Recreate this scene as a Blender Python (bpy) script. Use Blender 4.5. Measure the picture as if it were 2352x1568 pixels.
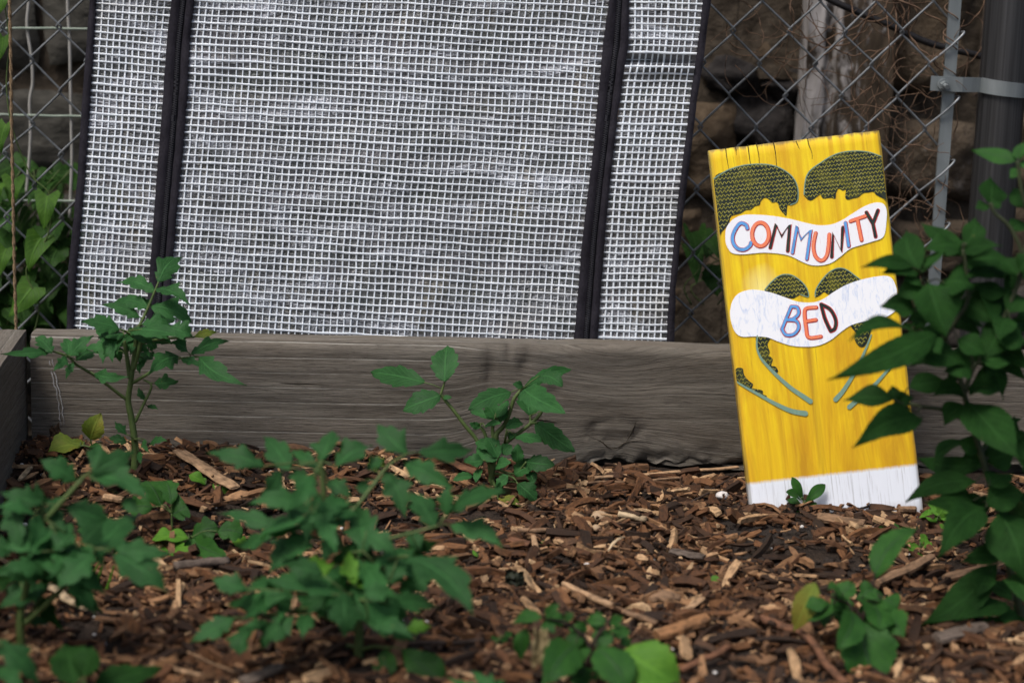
import bpy, math, random
from mathutils import Vector, Matrix, noise
random.seed(7)
R = math.radians
for o in list(bpy.data.objects): bpy.data.objects.remove(o)
SC = bpy.context.scene
COL = SC.collection

# ------------------------------------------------------------------ camera
H, PITCH, ROLL, FPX = 0.672, 12.0, 1.75, 4573.0      # FPX: focal length in the units of a 2352 x 1568 picture
cd = bpy.data.cameras.new('camera'); cam = bpy.data.objects.new('camera', cd); COL.objects.link(cam)
M3 = Matrix.Rotation(R(90-PITCH), 3, 'X') @ Matrix.Rotation(R(ROLL), 3, 'Z')
cam.matrix_world = Matrix.Translation((0, 0, H)) @ M3.to_4x4()
cd.sensor_width = 36; cd.lens = 36*FPX/2352; cd.clip_start = 0.05; cd.clip_end = 500
cd.dof.use_dof = True; cd.dof.focus_distance = 2.38; cd.dof.aperture_fstop = 3.8; cd.dof.aperture_blades = 7
SC.camera = cam
SC.view_settings.view_transform = 'Standard'; SC.view_settings.look = 'None'; SC.view_settings.gamma = 1
SC.view_settings.exposure = 0.95
SC.render.engine = 'CYCLES'; SC.cycles.use_denoising = True; SC.cycles.max_bounces = 8; SC.cycles.transparent_max_bounces = 16
# ------------------------------------------------------------------ sky and sun (overcast)
SUN = Vector((-0.55, -0.62, 1.35)).normalized()
w = bpy.data.worlds.new('World'); SC.world = w; w.use_nodes = True
wn = w.node_tree; sky = wn.nodes.new('ShaderNodeTexSky'); sky.sky_type = 'NISHITA'; sky.sun_disc = False
sky.sun_elevation = math.asin(SUN.z); sky.sun_rotation = math.atan2(SUN.x, SUN.y) % (2*math.pi)
sky.air_density = 0.8; sky.dust_density = 4.0; sky.ozone_density = 0.6
wn.links.new(sky.outputs[0], wn.nodes['Background'].inputs[0]); wn.nodes['Background'].inputs[1].default_value = 0.075
sl = bpy.data.lights.new('sun', 'SUN'); so = bpy.data.objects.new('sun', sl); COL.objects.link(so)
sl.energy = 1.5; sl.angle = R(20); sl.color = (1, 0.965, 0.93)
so.rotation_euler = SUN.to_track_quat('Z', 'Y').to_euler(); so.location = SUN*6

# ------------------------------------------------------------------ picture units to places
CAM = Vector((0, 0, H))
def ray(x, y): return M3 @ Vector(((x-1176)/FPX, -(y-784)/FPX, -1))
def at(x, y, Y):
    d = ray(x, y); return CAM + d*(Y/d.y)
def onplane(x, y, p, n):
    d = ray(x, y); k = d.dot(n)
    return CAM + d*((p-CAM).dot(n)/k)
def fbm(x, y, z=0.0, o=3): return noise.fractal(Vector((x, y, z)), 1.0, 2.0, o)
def plankY(x): return 2.345 + 0.045*x
ZTOP = at(900, 787, plankY(-0.14)).z
ZL = at(200, 1012, plankY(-0.47)).z; ZR = at(1500, 1078, plankY(0.17)).z
def soil(x, y):
    k = min(1, max(0, (y-2.0)/0.3)); k = k*k*(3-2*k)
    t = min(1, max(0, (x+0.47)/0.64))
    zb = ZL+(ZR-ZL)*t
    return zb*k + 0.012*fbm(x*5, y*5, 3)*(1-0.5*k) + 0.004*fbm(x*22, y*22, 1) + 0.009*math.exp(-((y-2.245)/0.035)**2-((x-0.37)/0.11)**4)
def gnd(x, y, dz=0.0):
    d = ray(x, y); z = 0.0
    for _ in range(8):
        p = CAM + d*((z-H)/d.z); z = soil(p.x, p.y)+dz
    return p
def lerp(a, b, t): return a+(b-a)*t
def cat(pts, sub=6, closed=False):
    P = [Vector(p) for p in pts]; n = len(P); out = []
    if n < 3 and not closed: return P
    for i in range(n if closed else n-1):
        p0 = P[(i-1) % n] if closed or i > 0 else P[0]; p1 = P[i]; p2 = P[(i+1) % n]
        p3 = P[(i+2) % n] if closed or i+2 < n else P[-1]
        for s in range(sub):
            t = s/sub
            out.append(0.5*((2*p1)+(p2-p0)*t+(2*p0-5*p1+4*p2-p3)*t*t+(3*p1-p0-3*p2+p3)*t**3))
    if not closed: out.append(P[-1])
    return out

# ------------------------------------------------------------------ mesh builder
ORG = {}
class MB:
    def __init__(s): s.v = []; s.f = []; s.uv = []; s.mi = []; s.at = []
    def add(s, vs, fs, uvs=None, mi=0, a=0.0):
        o = len(s.v); s.v += [tuple(v) for v in vs]; s.f += [tuple(i+o for i in f) for f in fs]
        s.uv += list(uvs) if uvs else [(0.0, 0.0)]*len(vs); s.mi += [mi]*len(fs)
        s.at += list(a) if isinstance(a, (list, tuple)) else [a]*len(vs)
    def tube(s, pts, r0, r1=None, n=6, mi=0, flat=1.0, side=None, cap=True):
        pts = [Vector(p) for p in pts]; m = len(pts); r1 = r0 if r1 is None else r1
        vs = []; uvs = []; ref = Vector(side) if side else Vector((0.13, 0.97, 0.2))
        for i, p in enumerate(pts):
            t = (pts[min(i+1, m-1)]-pts[max(i-1, 0)]); t = t.normalized() if t.length > 1e-9 else Vector((0, 0, 1))
            b = t.cross(ref)
            if b.length < 1e-4: b = t.cross(Vector((1, 0.1, 0)))
            b.normalize(); c = b.cross(t).normalized(); r = lerp(r0, r1, i/max(1, m-1)) if not callable(r0) else r0(i/max(1, m-1))
            for k in range(n):
                a = 2*math.pi*k/n; vs.append(p+b*math.cos(a)*r+c*math.sin(a)*r*flat); uvs.append((i/max(1, m-1), k/n))
        fs = [(i*n+k, i*n+(k+1) % n, (i+1)*n+(k+1) % n, (i+1)*n+k) for i in range(m-1) for k in range(n)]
        if cap: fs += [tuple(range(n))[::-1], tuple(range((m-1)*n, m*n))]
        s.add(vs, fs, uvs, mi)
    def box(s, c, h, rot=None, mi=0, jit=0.0):
        rot = rot or Matrix.Identity(3); c = Vector(c)
        vs = [c + rot @ Vector((x*h[0]*(1+random.uniform(-jit, jit)), y*h[1]*(1+random.uniform(-jit, jit)), z*h[2]*(1+random.uniform(-jit, jit)))) for x in (-1, 1) for y in (-1, 1) for z in (-1, 1)]
        s.add(vs, [(0, 1, 3, 2), (4, 6, 7, 5), (0, 4, 5, 1), (2, 3, 7, 6), (0, 2, 6, 4), (1, 5, 7, 3)], [((i >> 2) & 1, i & 1) for i in range(8)], mi)
    def grid(s, fn, nu, nv, mi=0, uvfn=None, afn=None):
        vs = []; uvs = []; a = []
        for j in range(nv+1):
            for i in range(nu+1):
                u, v = i/nu, j/nv; vs.append(fn(u, v)); uvs.append(uvfn(u, v) if uvfn else (u, v)); a.append(afn(u, v) if afn else 0.0)
        fs = [(j*(nu+1)+i, j*(nu+1)+i+1, (j+1)*(nu+1)+i+1, (j+1)*(nu+1)+i) for j in range(nv) for i in range(nu)]
        s.add(vs, fs, uvs, mi, a)
    def build(s, name, mats, parent=None, smooth=True, org=None):
        if parent: o3 = ORG[parent.name]
        else: o3 = Vector(org) if org is not None else Vector((0, 0, 0))
        me = bpy.data.meshes.new(name)
        me.from_pydata([(v[0]-o3.x, v[1]-o3.y, v[2]-o3.z) for v in s.v], [], s.f)
        for m in (mats if isinstance(mats, (list, tuple)) else [mats]): me.materials.append(m)
        me.polygons.foreach_set('material_index', s.mi)
        if smooth: me.polygons.foreach_set('use_smooth', [True]*len(s.f))
        ul = me.uv_layers.new(name='UVMap'); li = [0]*len(me.loops); me.loops.foreach_get('vertex_index', li)
        buf = []
        for i in li: buf += s.uv[i]
        ul.data.foreach_set('uv', buf)
        if any(s.at):
            aa = me.attributes.new('mark', 'FLOAT', 'POINT'); aa.data.foreach_set('value', s.at)
        me.update()
        o = bpy.data.objects.new(name, me); COL.objects.link(o)
        if parent: o.parent = parent
        else: o.location = o3
        ORG[o.name] = o3
        return o
def thing(name, label, catg, loc, group=None):
    o = bpy.data.objects.new(name, None); o.empty_display_size = 0.02; COL.objects.link(o); o.location = loc
    ORG[o.name] = Vector(loc); tag(o, label, catg, group); return o
def tag(o, label, catg, group=None):
    o['label'] = label; o['category'] = catg
    if group: o['group'] = group
    return o

# ------------------------------------------------------------------ materials
class NT:
    def __init__(s, name):
        s.m = bpy.data.materials.new(name); s.m.use_nodes = True; s.t = s.m.node_tree; s.t.nodes.clear()
        s.out = s.n('ShaderNodeOutputMaterial')
    def n(s, typ, ins=None, **kw):
        nd = s.t.nodes.new(typ)
        for k, v in kw.items(): setattr(nd, k, v)
        for k, v in (ins or {}).items():
            if hasattr(v, 'is_linked') or isinstance(v, bpy.types.NodeSocket): s.t.links.new(v, nd.inputs[k])
            else: nd.inputs[k].default_value = v
        return nd
    def uv(s): return s.n('ShaderNodeTexCoord').outputs['UV']
    def obj(s): return s.n('ShaderNodeTexCoord').outputs['Object']
    def isl(s): return s.n('ShaderNodeNewGeometry').outputs['Random Per Island']
    def map(s, v, sc): return s.n('ShaderNodeMapping', {'Vector': v, 'Scale': sc}).outputs[0]
    def noise(s, v, sc, det=4, rough=0.55, dist=0.0): return s.n('ShaderNodeTexNoise', {'Vector': v, 'Scale': sc, 'Detail': det, 'Roughness': rough, 'Distortion': dist}).outputs[0]
    def ramp(s, f, stops, interp='LINEAR'):
        nd = s.n('ShaderNodeValToRGB', {0: f}); cr = nd.color_ramp; cr.interpolation = interp
        while len(cr.elements) > 1: cr.elements.remove(cr.elements[-1])
        for i, (p, c) in enumerate(stops):
            e = cr.elements[0] if i == 0 else cr.elements.new(p); e.position = p; e.color = (*c, 1) if not isinstance(c, (int, float)) else (c, c, c, 1)
        return nd.outputs[0]
    def math(s, op, a, b=0.0, c=0.0): return s.n('ShaderNodeMath', {0: a, 1: b, 2: c}, operation=op).outputs[0]
    def mix(s, f, a, b, bt='MIX'):
        nd = s.n('ShaderNodeMix', data_type='RGBA', blend_type=bt)
        for k, v in ((0, f), (6, a), (7, b)):
            if isinstance(v, bpy.types.NodeSocket): s.t.links.new(v, nd.inputs[k])
            else: nd.inputs[k].default_value = v if k == 0 else (*v, 1)
        return nd.outputs[2]
    def bump(s, h, st, d=0.002): return s.n('ShaderNodeBump', {'Height': h, 'Strength': st, 'Distance': d}).outputs[0]
    def pbr(s, col, rough=0.6, spec=0.3, nrm=None, metal=0.0, **kw):
        ins = {'Base Color': col if isinstance(col, bpy.types.NodeSocket) else (*col, 1), 'Roughness': rough, 'Specular IOR Level': spec, 'Metallic': metal}
        if nrm: ins['Normal'] = nrm
        ins.update(kw); return s.n('ShaderNodeBsdfPrincipled', ins).outputs[0]
    def end(s, sh): s.t.links.new(sh, s.out.inputs[0]); return s.m

def leaf_mat(name, dark, light, vein=None, trans=0.22, rough=0.55, age=None, spec=0.14):
    t = NT(name); uv = t.uv(); sp = t.n('ShaderNodeSeparateXYZ', {0: uv})
    a = t.math('ABSOLUTE', t.math('MULTIPLY_ADD', sp.outputs[0], 2.0, -1.0))
    mid = t.n('ShaderNodeMapRange', {0: a, 1: 0.02, 2: 0.10, 3: 1.0, 4: 0.0}).outputs[0]
    ph = t.math('SINE', t.math('MULTIPLY', t.math('MULTIPLY_ADD', a, -0.35, sp.outputs[1]), 44.0))
    sv = t.n('ShaderNodeMapRange', {0: ph, 1: 0.82, 2: 1.0, 3: 0.0, 4: 0.6}).outputs[0]
    v = t.math('MAXIMUM', mid, sv)
    n1 = t.noise(t.obj(), 60, 4, 0.6); n2 = t.noise(t.obj(), 420, 3, 0.6)
    c = t.mix(t.ramp(n1, [(0.3, 0.0), (0.7, 1.0)]), dark, light)
    r = t.isl(); c = t.mix(1.0, c, t.ramp(r, [(0, 0.60), (0.5, 0.95), (1, 1.40)]), 'MULTIPLY')
    if age:
        c = t.mix(t.ramp(t.noise(t.obj(), 28, 3), [(0.40, 0.0), (0.58, 1.0)]), c, age)
    c = t.mix(t.math('MULTIPLY', v, 0.6), c, vein or tuple(min(1, x*1.9+0.008) for x in light))
    c = t.mix(t.ramp(t.noise(t.obj(), 150, 2), [(0.74, 0.0), (0.78, 0.55)]), c, (0.20, 0.17, 0.06))
    back = t.n('ShaderNodeNewGeometry').outputs['Backfacing']
    c = t.mix(t.math('MULTIPLY', back, 0.25), c, tuple(x*1.3+0.006 for x in light))
    h = t.math('ADD', t.math('MULTIPLY', v, -0.6), t.math('MULTIPLY', n2, 0.5))
    sh = t.pbr(c, rough, spec, t.bump(h, 0.6, 0.0014))
    tr = t.n('ShaderNodeBsdfTranslucent', {'Color': t.mix(1.0, c, (1.15, 1.6, 0.5), 'MULTIPLY')}).outputs[0]
    return t.end(t.n('ShaderNodeMixShader', {0: trans, 1: sh, 2: tr}).outputs[0])
def simple(name, c1, c2, sc=40, rough=0.7, spec=0.3, metal=0.0, bump=0.3, stretch=(1, 1, 1), bd=0.002):
    t = NT(name); v = t.map(t.obj(), stretch); n = t.noise(v, sc, 5, 0.6)
    return t.end(t.pbr(t.mix(t.ramp(n, [(0.3, 0.0), (0.7, 1.0)]), c1, c2), rough, spec, t.bump(n, bump, bd), metal))

M = {}
M['tomato'] = leaf_mat('tomato_leaf', (0.011, 0.046, 0.012), (0.027, 0.096, 0.025))
M['tomato_stem'] = simple('tomato_stem', (0.05, 0.085, 0.02), (0.09, 0.13, 0.04), 90, 0.6)
M['nightshade'] = leaf_mat('broadleaf_weed', (0.008, 0.038, 0.007), (0.024, 0.082, 0.012), (0.030, 0.035, 0.035))
M['bright'] = leaf_mat('bright_leaf', (0.030, 0.100, 0.010), (0.070, 0.165, 0.016))
M['yellow'] = leaf_mat('yellowing_leaf', (0.06, 0.10, 0.014), (0.13, 0.17, 0.025), age=(0.16, 0.12, 0.02))
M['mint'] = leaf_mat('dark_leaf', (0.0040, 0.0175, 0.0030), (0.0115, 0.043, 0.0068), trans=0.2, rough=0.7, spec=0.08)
M['vine'] = leaf_mat('bindweed_leaf', (0.02, 0.066, 0.007), (0.055, 0.128, 0.014), trans=0.35)
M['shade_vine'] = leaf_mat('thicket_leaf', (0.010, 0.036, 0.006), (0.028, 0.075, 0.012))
M['dead_leaf'] = simple('dead_leaf', (0.14, 0.10, 0.04), (0.44, 0.36, 0.19), 50, 0.8)
M['black_leaf'] = simple('blackened_leaf', (0.006, 0.008, 0.004), (0.02, 0.025, 0.012), 60, 0.7)
M['curled_brown'] = simple('curled_brown_leaf', (0.025, 0.015, 0.008), (0.09, 0.055, 0.03), 60, 0.8)

def soil_mat():
    t = NT('dark_soil'); o = t.obj(); n = t.noise(o, 60, 8, 0.7); n2 = t.noise(o, 9, 4)
    vo = t.n('ShaderNodeTexVoronoi', {'Vector': o, 'Scale': 220.0}).outputs[0]
    c = t.mix(t.ramp(n, [(0.3, 0.0), (0.75, 1.0)]), (0.010, 0.007, 0.005), (0.050, 0.034, 0.024))
    c = t.mix(t.ramp(n2, [(0.45, 0.0), (0.65, 0.6)]), c, (0.030, 0.026, 0.024))
    return t.end(t.pbr(c, 0.9, 0.2, t.bump(t.math('ADD', n, t.math('MULTIPLY', vo, -0.6)), 0.9, 0.006)))
M['soil'] = soil_mat()
def chip_mat(name, stops, fib=(2.5, 30, 1)):
    t = NT(name); uv = t.uv(); r = t.isl()
    off = t.n('ShaderNodeVectorMath', {0: uv, 1: t.n('ShaderNodeCombineXYZ', {0: t.math('MULTIPLY', r, 37.0), 1: t.math('MULTIPLY', r, 91.0)}).outputs[0]}, operation='ADD').outputs[0]
    n = t.noise(t.map(off, fib), 1.0, 5, 0.65); n2 = t.noise(t.obj(), 90, 4, 0.6)
    c = t.ramp(r, stops)
    c = t.mix(1.0, c, t.ramp(n, [(0.28, 0.42), (0.55, 0.95), (0.8, 1.3)]), 'MULTIPLY')
    c = t.mix(t.ramp(n2, [(0.48, 0.0), (0.70, 0.75)]), c, (0.022, 0.014, 0.009))
    return t.end(t.pbr(c, 0.8, 0.25, t.bump(t.math('ADD', n, n2), 0.7, 0.0015)))
M['chips'] = chip_mat('mulch_chips', [(0.0, (0.022, 0.012, 0.007)), (0.20, (0.050, 0.025, 0.013)), (0.40, (0.108, 0.047, 0.020)), (0.56, (0.19, 0.087, 0.035)), (0.68, (0.060, 0.029, 0.016)), (0.88, (0.31, 0.165, 0.078)), (1.0, (0.56, 0.37, 0.20))])
M['tan'] = chip_mat('tan_wood', [(0, (0.40, 0.25, 0.14)), (1, (0.46, 0.29, 0.16))])
M['pale'] = chip_mat('pale_wood', [(0, (0.50, 0.38, 0.23)), (1, (0.56, 0.42, 0.26))])
M['red'] = chip_mat('reddish_bark', [(0, (0.15, 0.065, 0.034)), (1, (0.20, 0.095, 0.05))])
M['orange'] = chip_mat('orange_wood', [(0, (0.24, 0.115, 0.048)), (1, (0.30, 0.15, 0.065))])
M['brown'] = chip_mat('brown_wood', [(0, (0.20, 0.115, 0.065)), (1, (0.26, 0.16, 0.09))])
M['grey'] = chip_mat('grey_wood', [(0, (0.11, 0.085, 0.068)), (1, (0.15, 0.115, 0.09))])
M['twig'] = chip_mat('dark_twig', [(0, (0.045, 0.028, 0.022)), (1, (0.065, 0.045, 0.034))])
M['pebble'] = simple('white_pebble', (0.5, 0.46, 0.42), (0.68, 0.66, 0.64), 70, 0.6)
M['pebble2'] = simple('buff_pebble', (0.30, 0.20, 0.11), (0.42, 0.30, 0.19), 70, 0.6)
M['perlite'] = simple('perlite', (0.45, 0.43, 0.40), (0.7, 0.69, 0.66), 300, 0.7)

def wood_mat():
    t = NT('weathered_board'); uv = t.uv()
    g = t.noise(t.map(uv, (13, 170, 1)), 1.0, 7, 0.70); g2 = t.noise(t.map(uv, (60, 640, 1)), 1.0, 5, 0.72); big = t.noise(t.map(uv, (4, 14, 1)), 1.0, 3)
    rings = t.n('ShaderNodeTexWave', {'Vector': t.map(uv, (0.06, 1, 1)), 'Scale': 17.0, 'Distortion': 0.6, 'Detail': 4.0, 'Detail Scale': 1.6, 'Detail Roughness': 0.6}, wave_type='BANDS', bands_direction='Y', wave_profile='SAW').outputs[1]
    c = t.mix(t.ramp(g, [(0.30, 0.0), (0.70, 1.0)]), (0.078, 0.069, 0.056), (0.200, 0.182, 0.152))
    c = t.mix(t.ramp(big, [(0.35, 0.0), (0.7, 0.6)]), c, (0.125, 0.102, 0.078))
    ridge = t.math('MULTIPLY', t.ramp(rings, [(0.91, 0.0), (0.965, 1.0), (1.0, 1.0)]), t.ramp(t.noise(t.map(uv, (9, 40, 1)), 1.0, 4, 0.7), [(0.34, 0.0), (0.58, 0.95)]))
    xm = t.n('ShaderNodeMapRange', {0: t.n('ShaderNodeSeparateXYZ', {0: uv}).outputs[0], 1: -0.12, 2: 0.10, 3: 0.85, 4: 0.22}).outputs[0]
    c = t.mix(t.math('MULTIPLY', ridge, xm), c, (0.36, 0.345, 0.30))  # light catching the grain ridges, painted as pale lines
    c = t.mix(t.ramp(rings, [(0.0, 0.35), (0.16, 0.0)]), c, (0.022, 0.019, 0.016))
    c = t.mix(t.ramp(g2, [(0.56, 0.0), (0.70, 0.65)]), c, (0.22, 0.185, 0.17))
    c = t.mix(t.ramp(g2, [(0.30, 0.8), (0.45, 0.0)]), c, (0.016, 0.012, 0.010))
    mk = t.n('ShaderNodeAttribute', attribute_name='mark').outputs['Fac']
    c = t.mix(t.math('MULTIPLY', mk, t.ramp(g, [(0.3, 0.85), (0.75, 0.15)])), c, (0.022, 0.018, 0.015))
    h = t.math('ADD', t.math('ADD', g, t.math('MULTIPLY', g2, 0.5)), t.math('MULTIPLY', rings, 0.7))
    return t.end(t.pbr(c, 0.85, 0.2, t.bump(h, 0.7, 0.0025)))
M['board'] = wood_mat()
def yellow_mat():
    t = NT('yellow_painted_board'); uv = t.uv(); sp = t.n('ShaderNodeSeparateXYZ', {0: uv})
    g = t.noise(t.map(uv, (26, 2.2, 1)), 1.0, 6, 0.6, 0.6); g2 = t.noise(t.map(uv, (90, 6, 1)), 1.0, 4, 0.6); b = t.noise(t.map(uv, (3.2, 3.6, 1)), 1.0, 4, 0.6)
    c = t.mix(t.ramp(g, [(0.34, 0.0), (0.66, 1.0)]), (0.68, 0.40, 0.005), (0.90, 0.675, 0.008))
    c = t.mix(t.ramp(b, [(0.50, 0.0), (0.72, 0.85)]), c, (0.68, 0.34, 0.005))
    low = t.n('ShaderNodeMapRange', {0: sp.outputs[1], 1: 0.55, 2: 0.15, 3: 0.0, 4: 0.55}).outputs[0]
    c = t.mix(t.math('MULTIPLY', low, t.ramp(b, [(0.35, 1.0), (0.7, 0.3)])), c, (0.68, 0.36, 0.006))
    dx = t.math('MULTIPLY', t.math('SUBTRACT', sp.outputs[0], 0.22), 2.2); dy = t.math('MULTIPLY', t.math('SUBTRACT', sp.outputs[1], 0.625), 4.5)
    d = t.math('ADD', t.math('SQRT', t.math('ADD', t.math('MULTIPLY', dx, dx), t.math('MULTIPLY', dy, dy))), t.math('MULTIPLY', b, 0.35))
    c = t.mix(t.n('ShaderNodeMapRange', {0: d, 1: 0.46, 2: 0.22, 3: 0.0, 4: 0.8}).outputs[0], c, (0.90, 0.78, 0.26))
    c = t.mix(t.ramp(g2, [(0.26, 0.6), (0.36, 0.0)]), c, (0.16, 0.09, 0.01))
    st = t.noise(t.map(uv, (5.0, 1.6, 1)), 1.0, 6, 0.65, 1.0); lowm = t.n('ShaderNodeMapRange', {0: sp.outputs[1], 1: 0.95, 2: 0.22, 3: 0.12, 4: 1.0}).outputs[0]
    c = t.mix(t.math('MULTIPLY', t.ramp(st, [(0.42, 0.0), (0.64, 0.9)]), lowm), c, (0.50, 0.25, 0.006))
    cx_ = t.math('ABSOLUTE', t.math('SUBTRACT', t.math('ADD', sp.outputs[0], t.math('MULTIPLY', st, 0.05)), 0.47))
    c = t.mix(t.math('MULTIPLY', t.n('ShaderNodeMapRange', {0: cx_, 1: 0.03, 2: 0.0, 3: 0.0, 4: 0.6}).outputs[0], t.math('MULTIPLY', lowm, t.ramp(g, [(0.35, 1.0), (0.6, 0.2)]))), c, (0.22, 0.12, 0.01))
    # bare white primer at the foot
    e = t.math('ADD', sp.outputs[1], t.math('MULTIPLY', t.math('SUBTRACT', g2, 0.5), 0.010))
    wmask = t.n('ShaderNodeMapRange', {0: e, 1: 0.118, 2: 0.128, 3: 1.0, 4: 0.0}).outputs[0]
    wc = t.mix(t.ramp(g2, [(0.33, 0.55), (0.45, 0.0)]), (0.76, 0.80, 0.86), (0.34, 0.33, 0.33))
    wc = t.mix(t.math('MULTIPLY', t.n('ShaderNodeMapRange', {0: t.math('ADD', sp.outputs[1], t.math('MULTIPLY', st, 0.05)), 1: 0.062, 2: 0.015, 3: 0.0, 4: 1.0}).outputs[0], 0.55), wc, (0.16, 0.115, 0.08))
    c = t.mix(wmask, c, wc)
    # grimy edges
    ex = t.math('MINIMUM', sp.outputs[0], t.math('SUBTRACT', 1.0, sp.outputs[0])); ey = t.math('SUBTRACT', 1.0, sp.outputs[1])
    ed = t.math('MINIMUM', t.math('MULTIPLY', ex, 0.5), ey); ed = t.math('ADD', ed, t.math('MULTIPLY', t.math('SUBTRACT', g, 0.5), 0.03))
    c = t.mix(t.n('ShaderNodeMapRange', {0: ed, 1: 0.008, 2: 0.0, 3: 0.0, 4: 0.75}).outputs[0], c, (0.10, 0.075, 0.03))
    return t.end(t.pbr(c, 0.5, 0.4, t.bump(t.math('ADD', g2, g), 0.35, 0.001)))
M['yellow_board'] = yellow_mat()
def paint(name, c, c2=None, thr=(0.5, 0.66), sc=(60, 18, 1), rough=0.45):
    t = NT(name); n = t.noise(t.map(t.uv(), sc), 1.0, 4, 0.6, 1.5)
    col = t.mix(t.ramp(n, [(thr[0], 0.0), (thr[1], 1.0)]), c, c2 or tuple(x*0.75 for x in c))
    return t.end(t.pbr(col, rough, 0.4, t.bump(n, 0.25, 0.0006)))
M['p_white'] = paint('white_paint', (0.84, 0.85, 0.88), (0.72, 0.60, 0.62), (0.60, 0.74))
M['p_white_blue'] = paint('white_paint_scribbled_blue', (0.86, 0.88, 0.91), (0.50, 0.60, 0.80), (0.52, 0.74), (34, 22, 1))
M['p_blue'] = paint('blue_paint', (0.12, 0.36, 0.74)); M['p_salmon'] = paint('salmon_paint', (0.86, 0.22, 0.10), (0.80, 0.30, 0.18))
M['p_black'] = paint('black_green_paint', (0.012, 0.022, 0.020), (0.03, 0.05, 0.03)); M['p_red'] = paint('red_paint', (0.58, 0.035, 0.03))
M['p_crown'] = paint('dark_green_paint', (0.007, 0.015, 0.010), (0.100, 0.100, 0.012), (0.48, 0.78), (9, 11, 1))
M['p_scale'] = paint('yellow_line_paint', (0.36, 0.33, 0.03), (0.55, 0.52, 0.15)); M['p_stem'] = paint('grey_green_paint', (0.17, 0.29, 0.22), (0.22, 0.33, 0.24))
M['crack'] = simple('dark_crack', (0.012, 0.010, 0.006), (0.03, 0.02, 0.01))

def thread_mat():
    t = NT('white_mesh_thread'); o = t.obj(); n = t.noise(o, 700, 3); b = t.noise(o, 9, 3)
    c = t.mix(t.ramp(n, [(0.3, 0.0), (0.7, 1.0)]), (0.72, 0.78, 0.85), (0.90, 0.955, 0.99))
    c = t.mix(t.ramp(b, [(0.58, 0.0), (0.75, 0.35)]), c, (0.60, 0.54, 0.42))
    sh = t.pbr(c, 0.22, 0.8, t.bump(n, 0.4, 0.001)); tr = t.n('ShaderNodeBsdfTranslucent', {'Color': (0.7, 0.73, 0.77, 1)}).outputs[0]
    return t.end(t.n('ShaderNodeMixShader', {0: 0.18, 1: sh, 2: tr}).outputs[0])
M['thread'] = thread_mat()
def film_mat():
    t = NT('clear_film'); o = t.obj(); n = t.noise(o, 130, 5, 0.65, 0.8); b = t.noise(o, 26, 4, 0.6, 1.0); k = t.noise(t.map(o, (1, 1, 2.2)), 11, 4, 0.6)
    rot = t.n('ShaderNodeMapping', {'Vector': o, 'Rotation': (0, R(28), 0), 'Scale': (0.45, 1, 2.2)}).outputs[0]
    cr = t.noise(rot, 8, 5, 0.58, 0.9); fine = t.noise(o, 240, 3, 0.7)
    ridge = t.math('SUBTRACT', 1.0, t.math('MULTIPLY', t.math('ABSOLUTE', t.math('SUBTRACT', cr, 0.52)), 19.0))   # crease mask: wrinkle highlights painted white into the film colour
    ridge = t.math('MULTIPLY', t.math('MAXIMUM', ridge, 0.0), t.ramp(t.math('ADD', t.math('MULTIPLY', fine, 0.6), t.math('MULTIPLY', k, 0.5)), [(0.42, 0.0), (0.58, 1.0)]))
    h = t.math('ADD', t.math('ADD', t.math('MULTIPLY', n, 0.5), b), t.math('MULTIPLY', ridge, 0.8))
    nb = t.bump(h, 0.9, 0.010)
    c = t.mix(t.ramp(k, [(0.35, 0.0), (0.7, 1.0)]), (0.078, 0.088, 0.082), (0.165, 0.158, 0.172))
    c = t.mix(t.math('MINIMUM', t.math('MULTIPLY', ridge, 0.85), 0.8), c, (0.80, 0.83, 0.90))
    c = t.mix(t.ramp(t.noise(t.map(o, (1.6, 1, 0.5)), 16, 4), [(0.60, 0.0), (0.72, 0.5)]), c, (0.20, 0.17, 0.10))
    milky = t.pbr(c, 0.16, 1.0, nb)
    tp = t.n('ShaderNodeBsdfTransparent', {'Color': (0.8, 0.8, 0.8, 1)}).outputs[0]
    return t.end(t.n('ShaderNodeMixShader', {0: 0.86, 1: tp, 2: milky}).outputs[0])
M['film'] = film_mat()
M['binding'] = simple('black_fabric', (0.007, 0.006, 0.009), (0.018, 0.016, 0.023), 300, 0.8, 0.2)
M['zip'] = simple('zip_tape', (0.006, 0.006, 0.008), (0.012, 0.011, 0.014), 200, 0.7); M['teeth'] = simple('zip_teeth', (0.02, 0.02, 0.025), (0.05, 0.05, 0.06), 200, 0.35, 0.5)
M['galv'] = simple('galvanised_wire', (0.16, 0.175, 0.18), (0.33, 0.35, 0.365), 60, 0.5, 0.5, 0.55, 0.3)
M['galv_flat'] = simple('galvanised_bar', (0.145, 0.165, 0.168), (0.235, 0.26, 0.262), 40, 0.5, 0.5, 0.45, 0.2, (1, 1, 0.15))
M['post'] = simple('dark_steel_post', (0.010, 0.010, 0.010), (0.070, 0.070, 0.072), 150, 0.40, 0.5, 0.35, 0.25, (1, 1, 0.015))
M['rope'] = simple('twine', (0.15, 0.10, 0.055), (0.28, 0.20, 0.12), 300, 0.9, 0.1, 0, 0.8)
M['cable'] = simple('black_cable', (0.008, 0.008, 0.009), (0.022, 0.02, 0.02), 60, 0.5)
M['dry'] = simple('dry_vine', (0.07, 0.042, 0.026), (0.17, 0.105, 0.065), 80, 0.8)
M['trellis'] = simple('pale_green_wire', (0.20, 0.26, 0.20), (0.32, 0.37, 0.31), 60, 0.5); M['trellis_w'] = simple('pale_wire', (0.30, 0.29, 0.26), (0.42, 0.41, 0.38), 60, 0.5)
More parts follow.
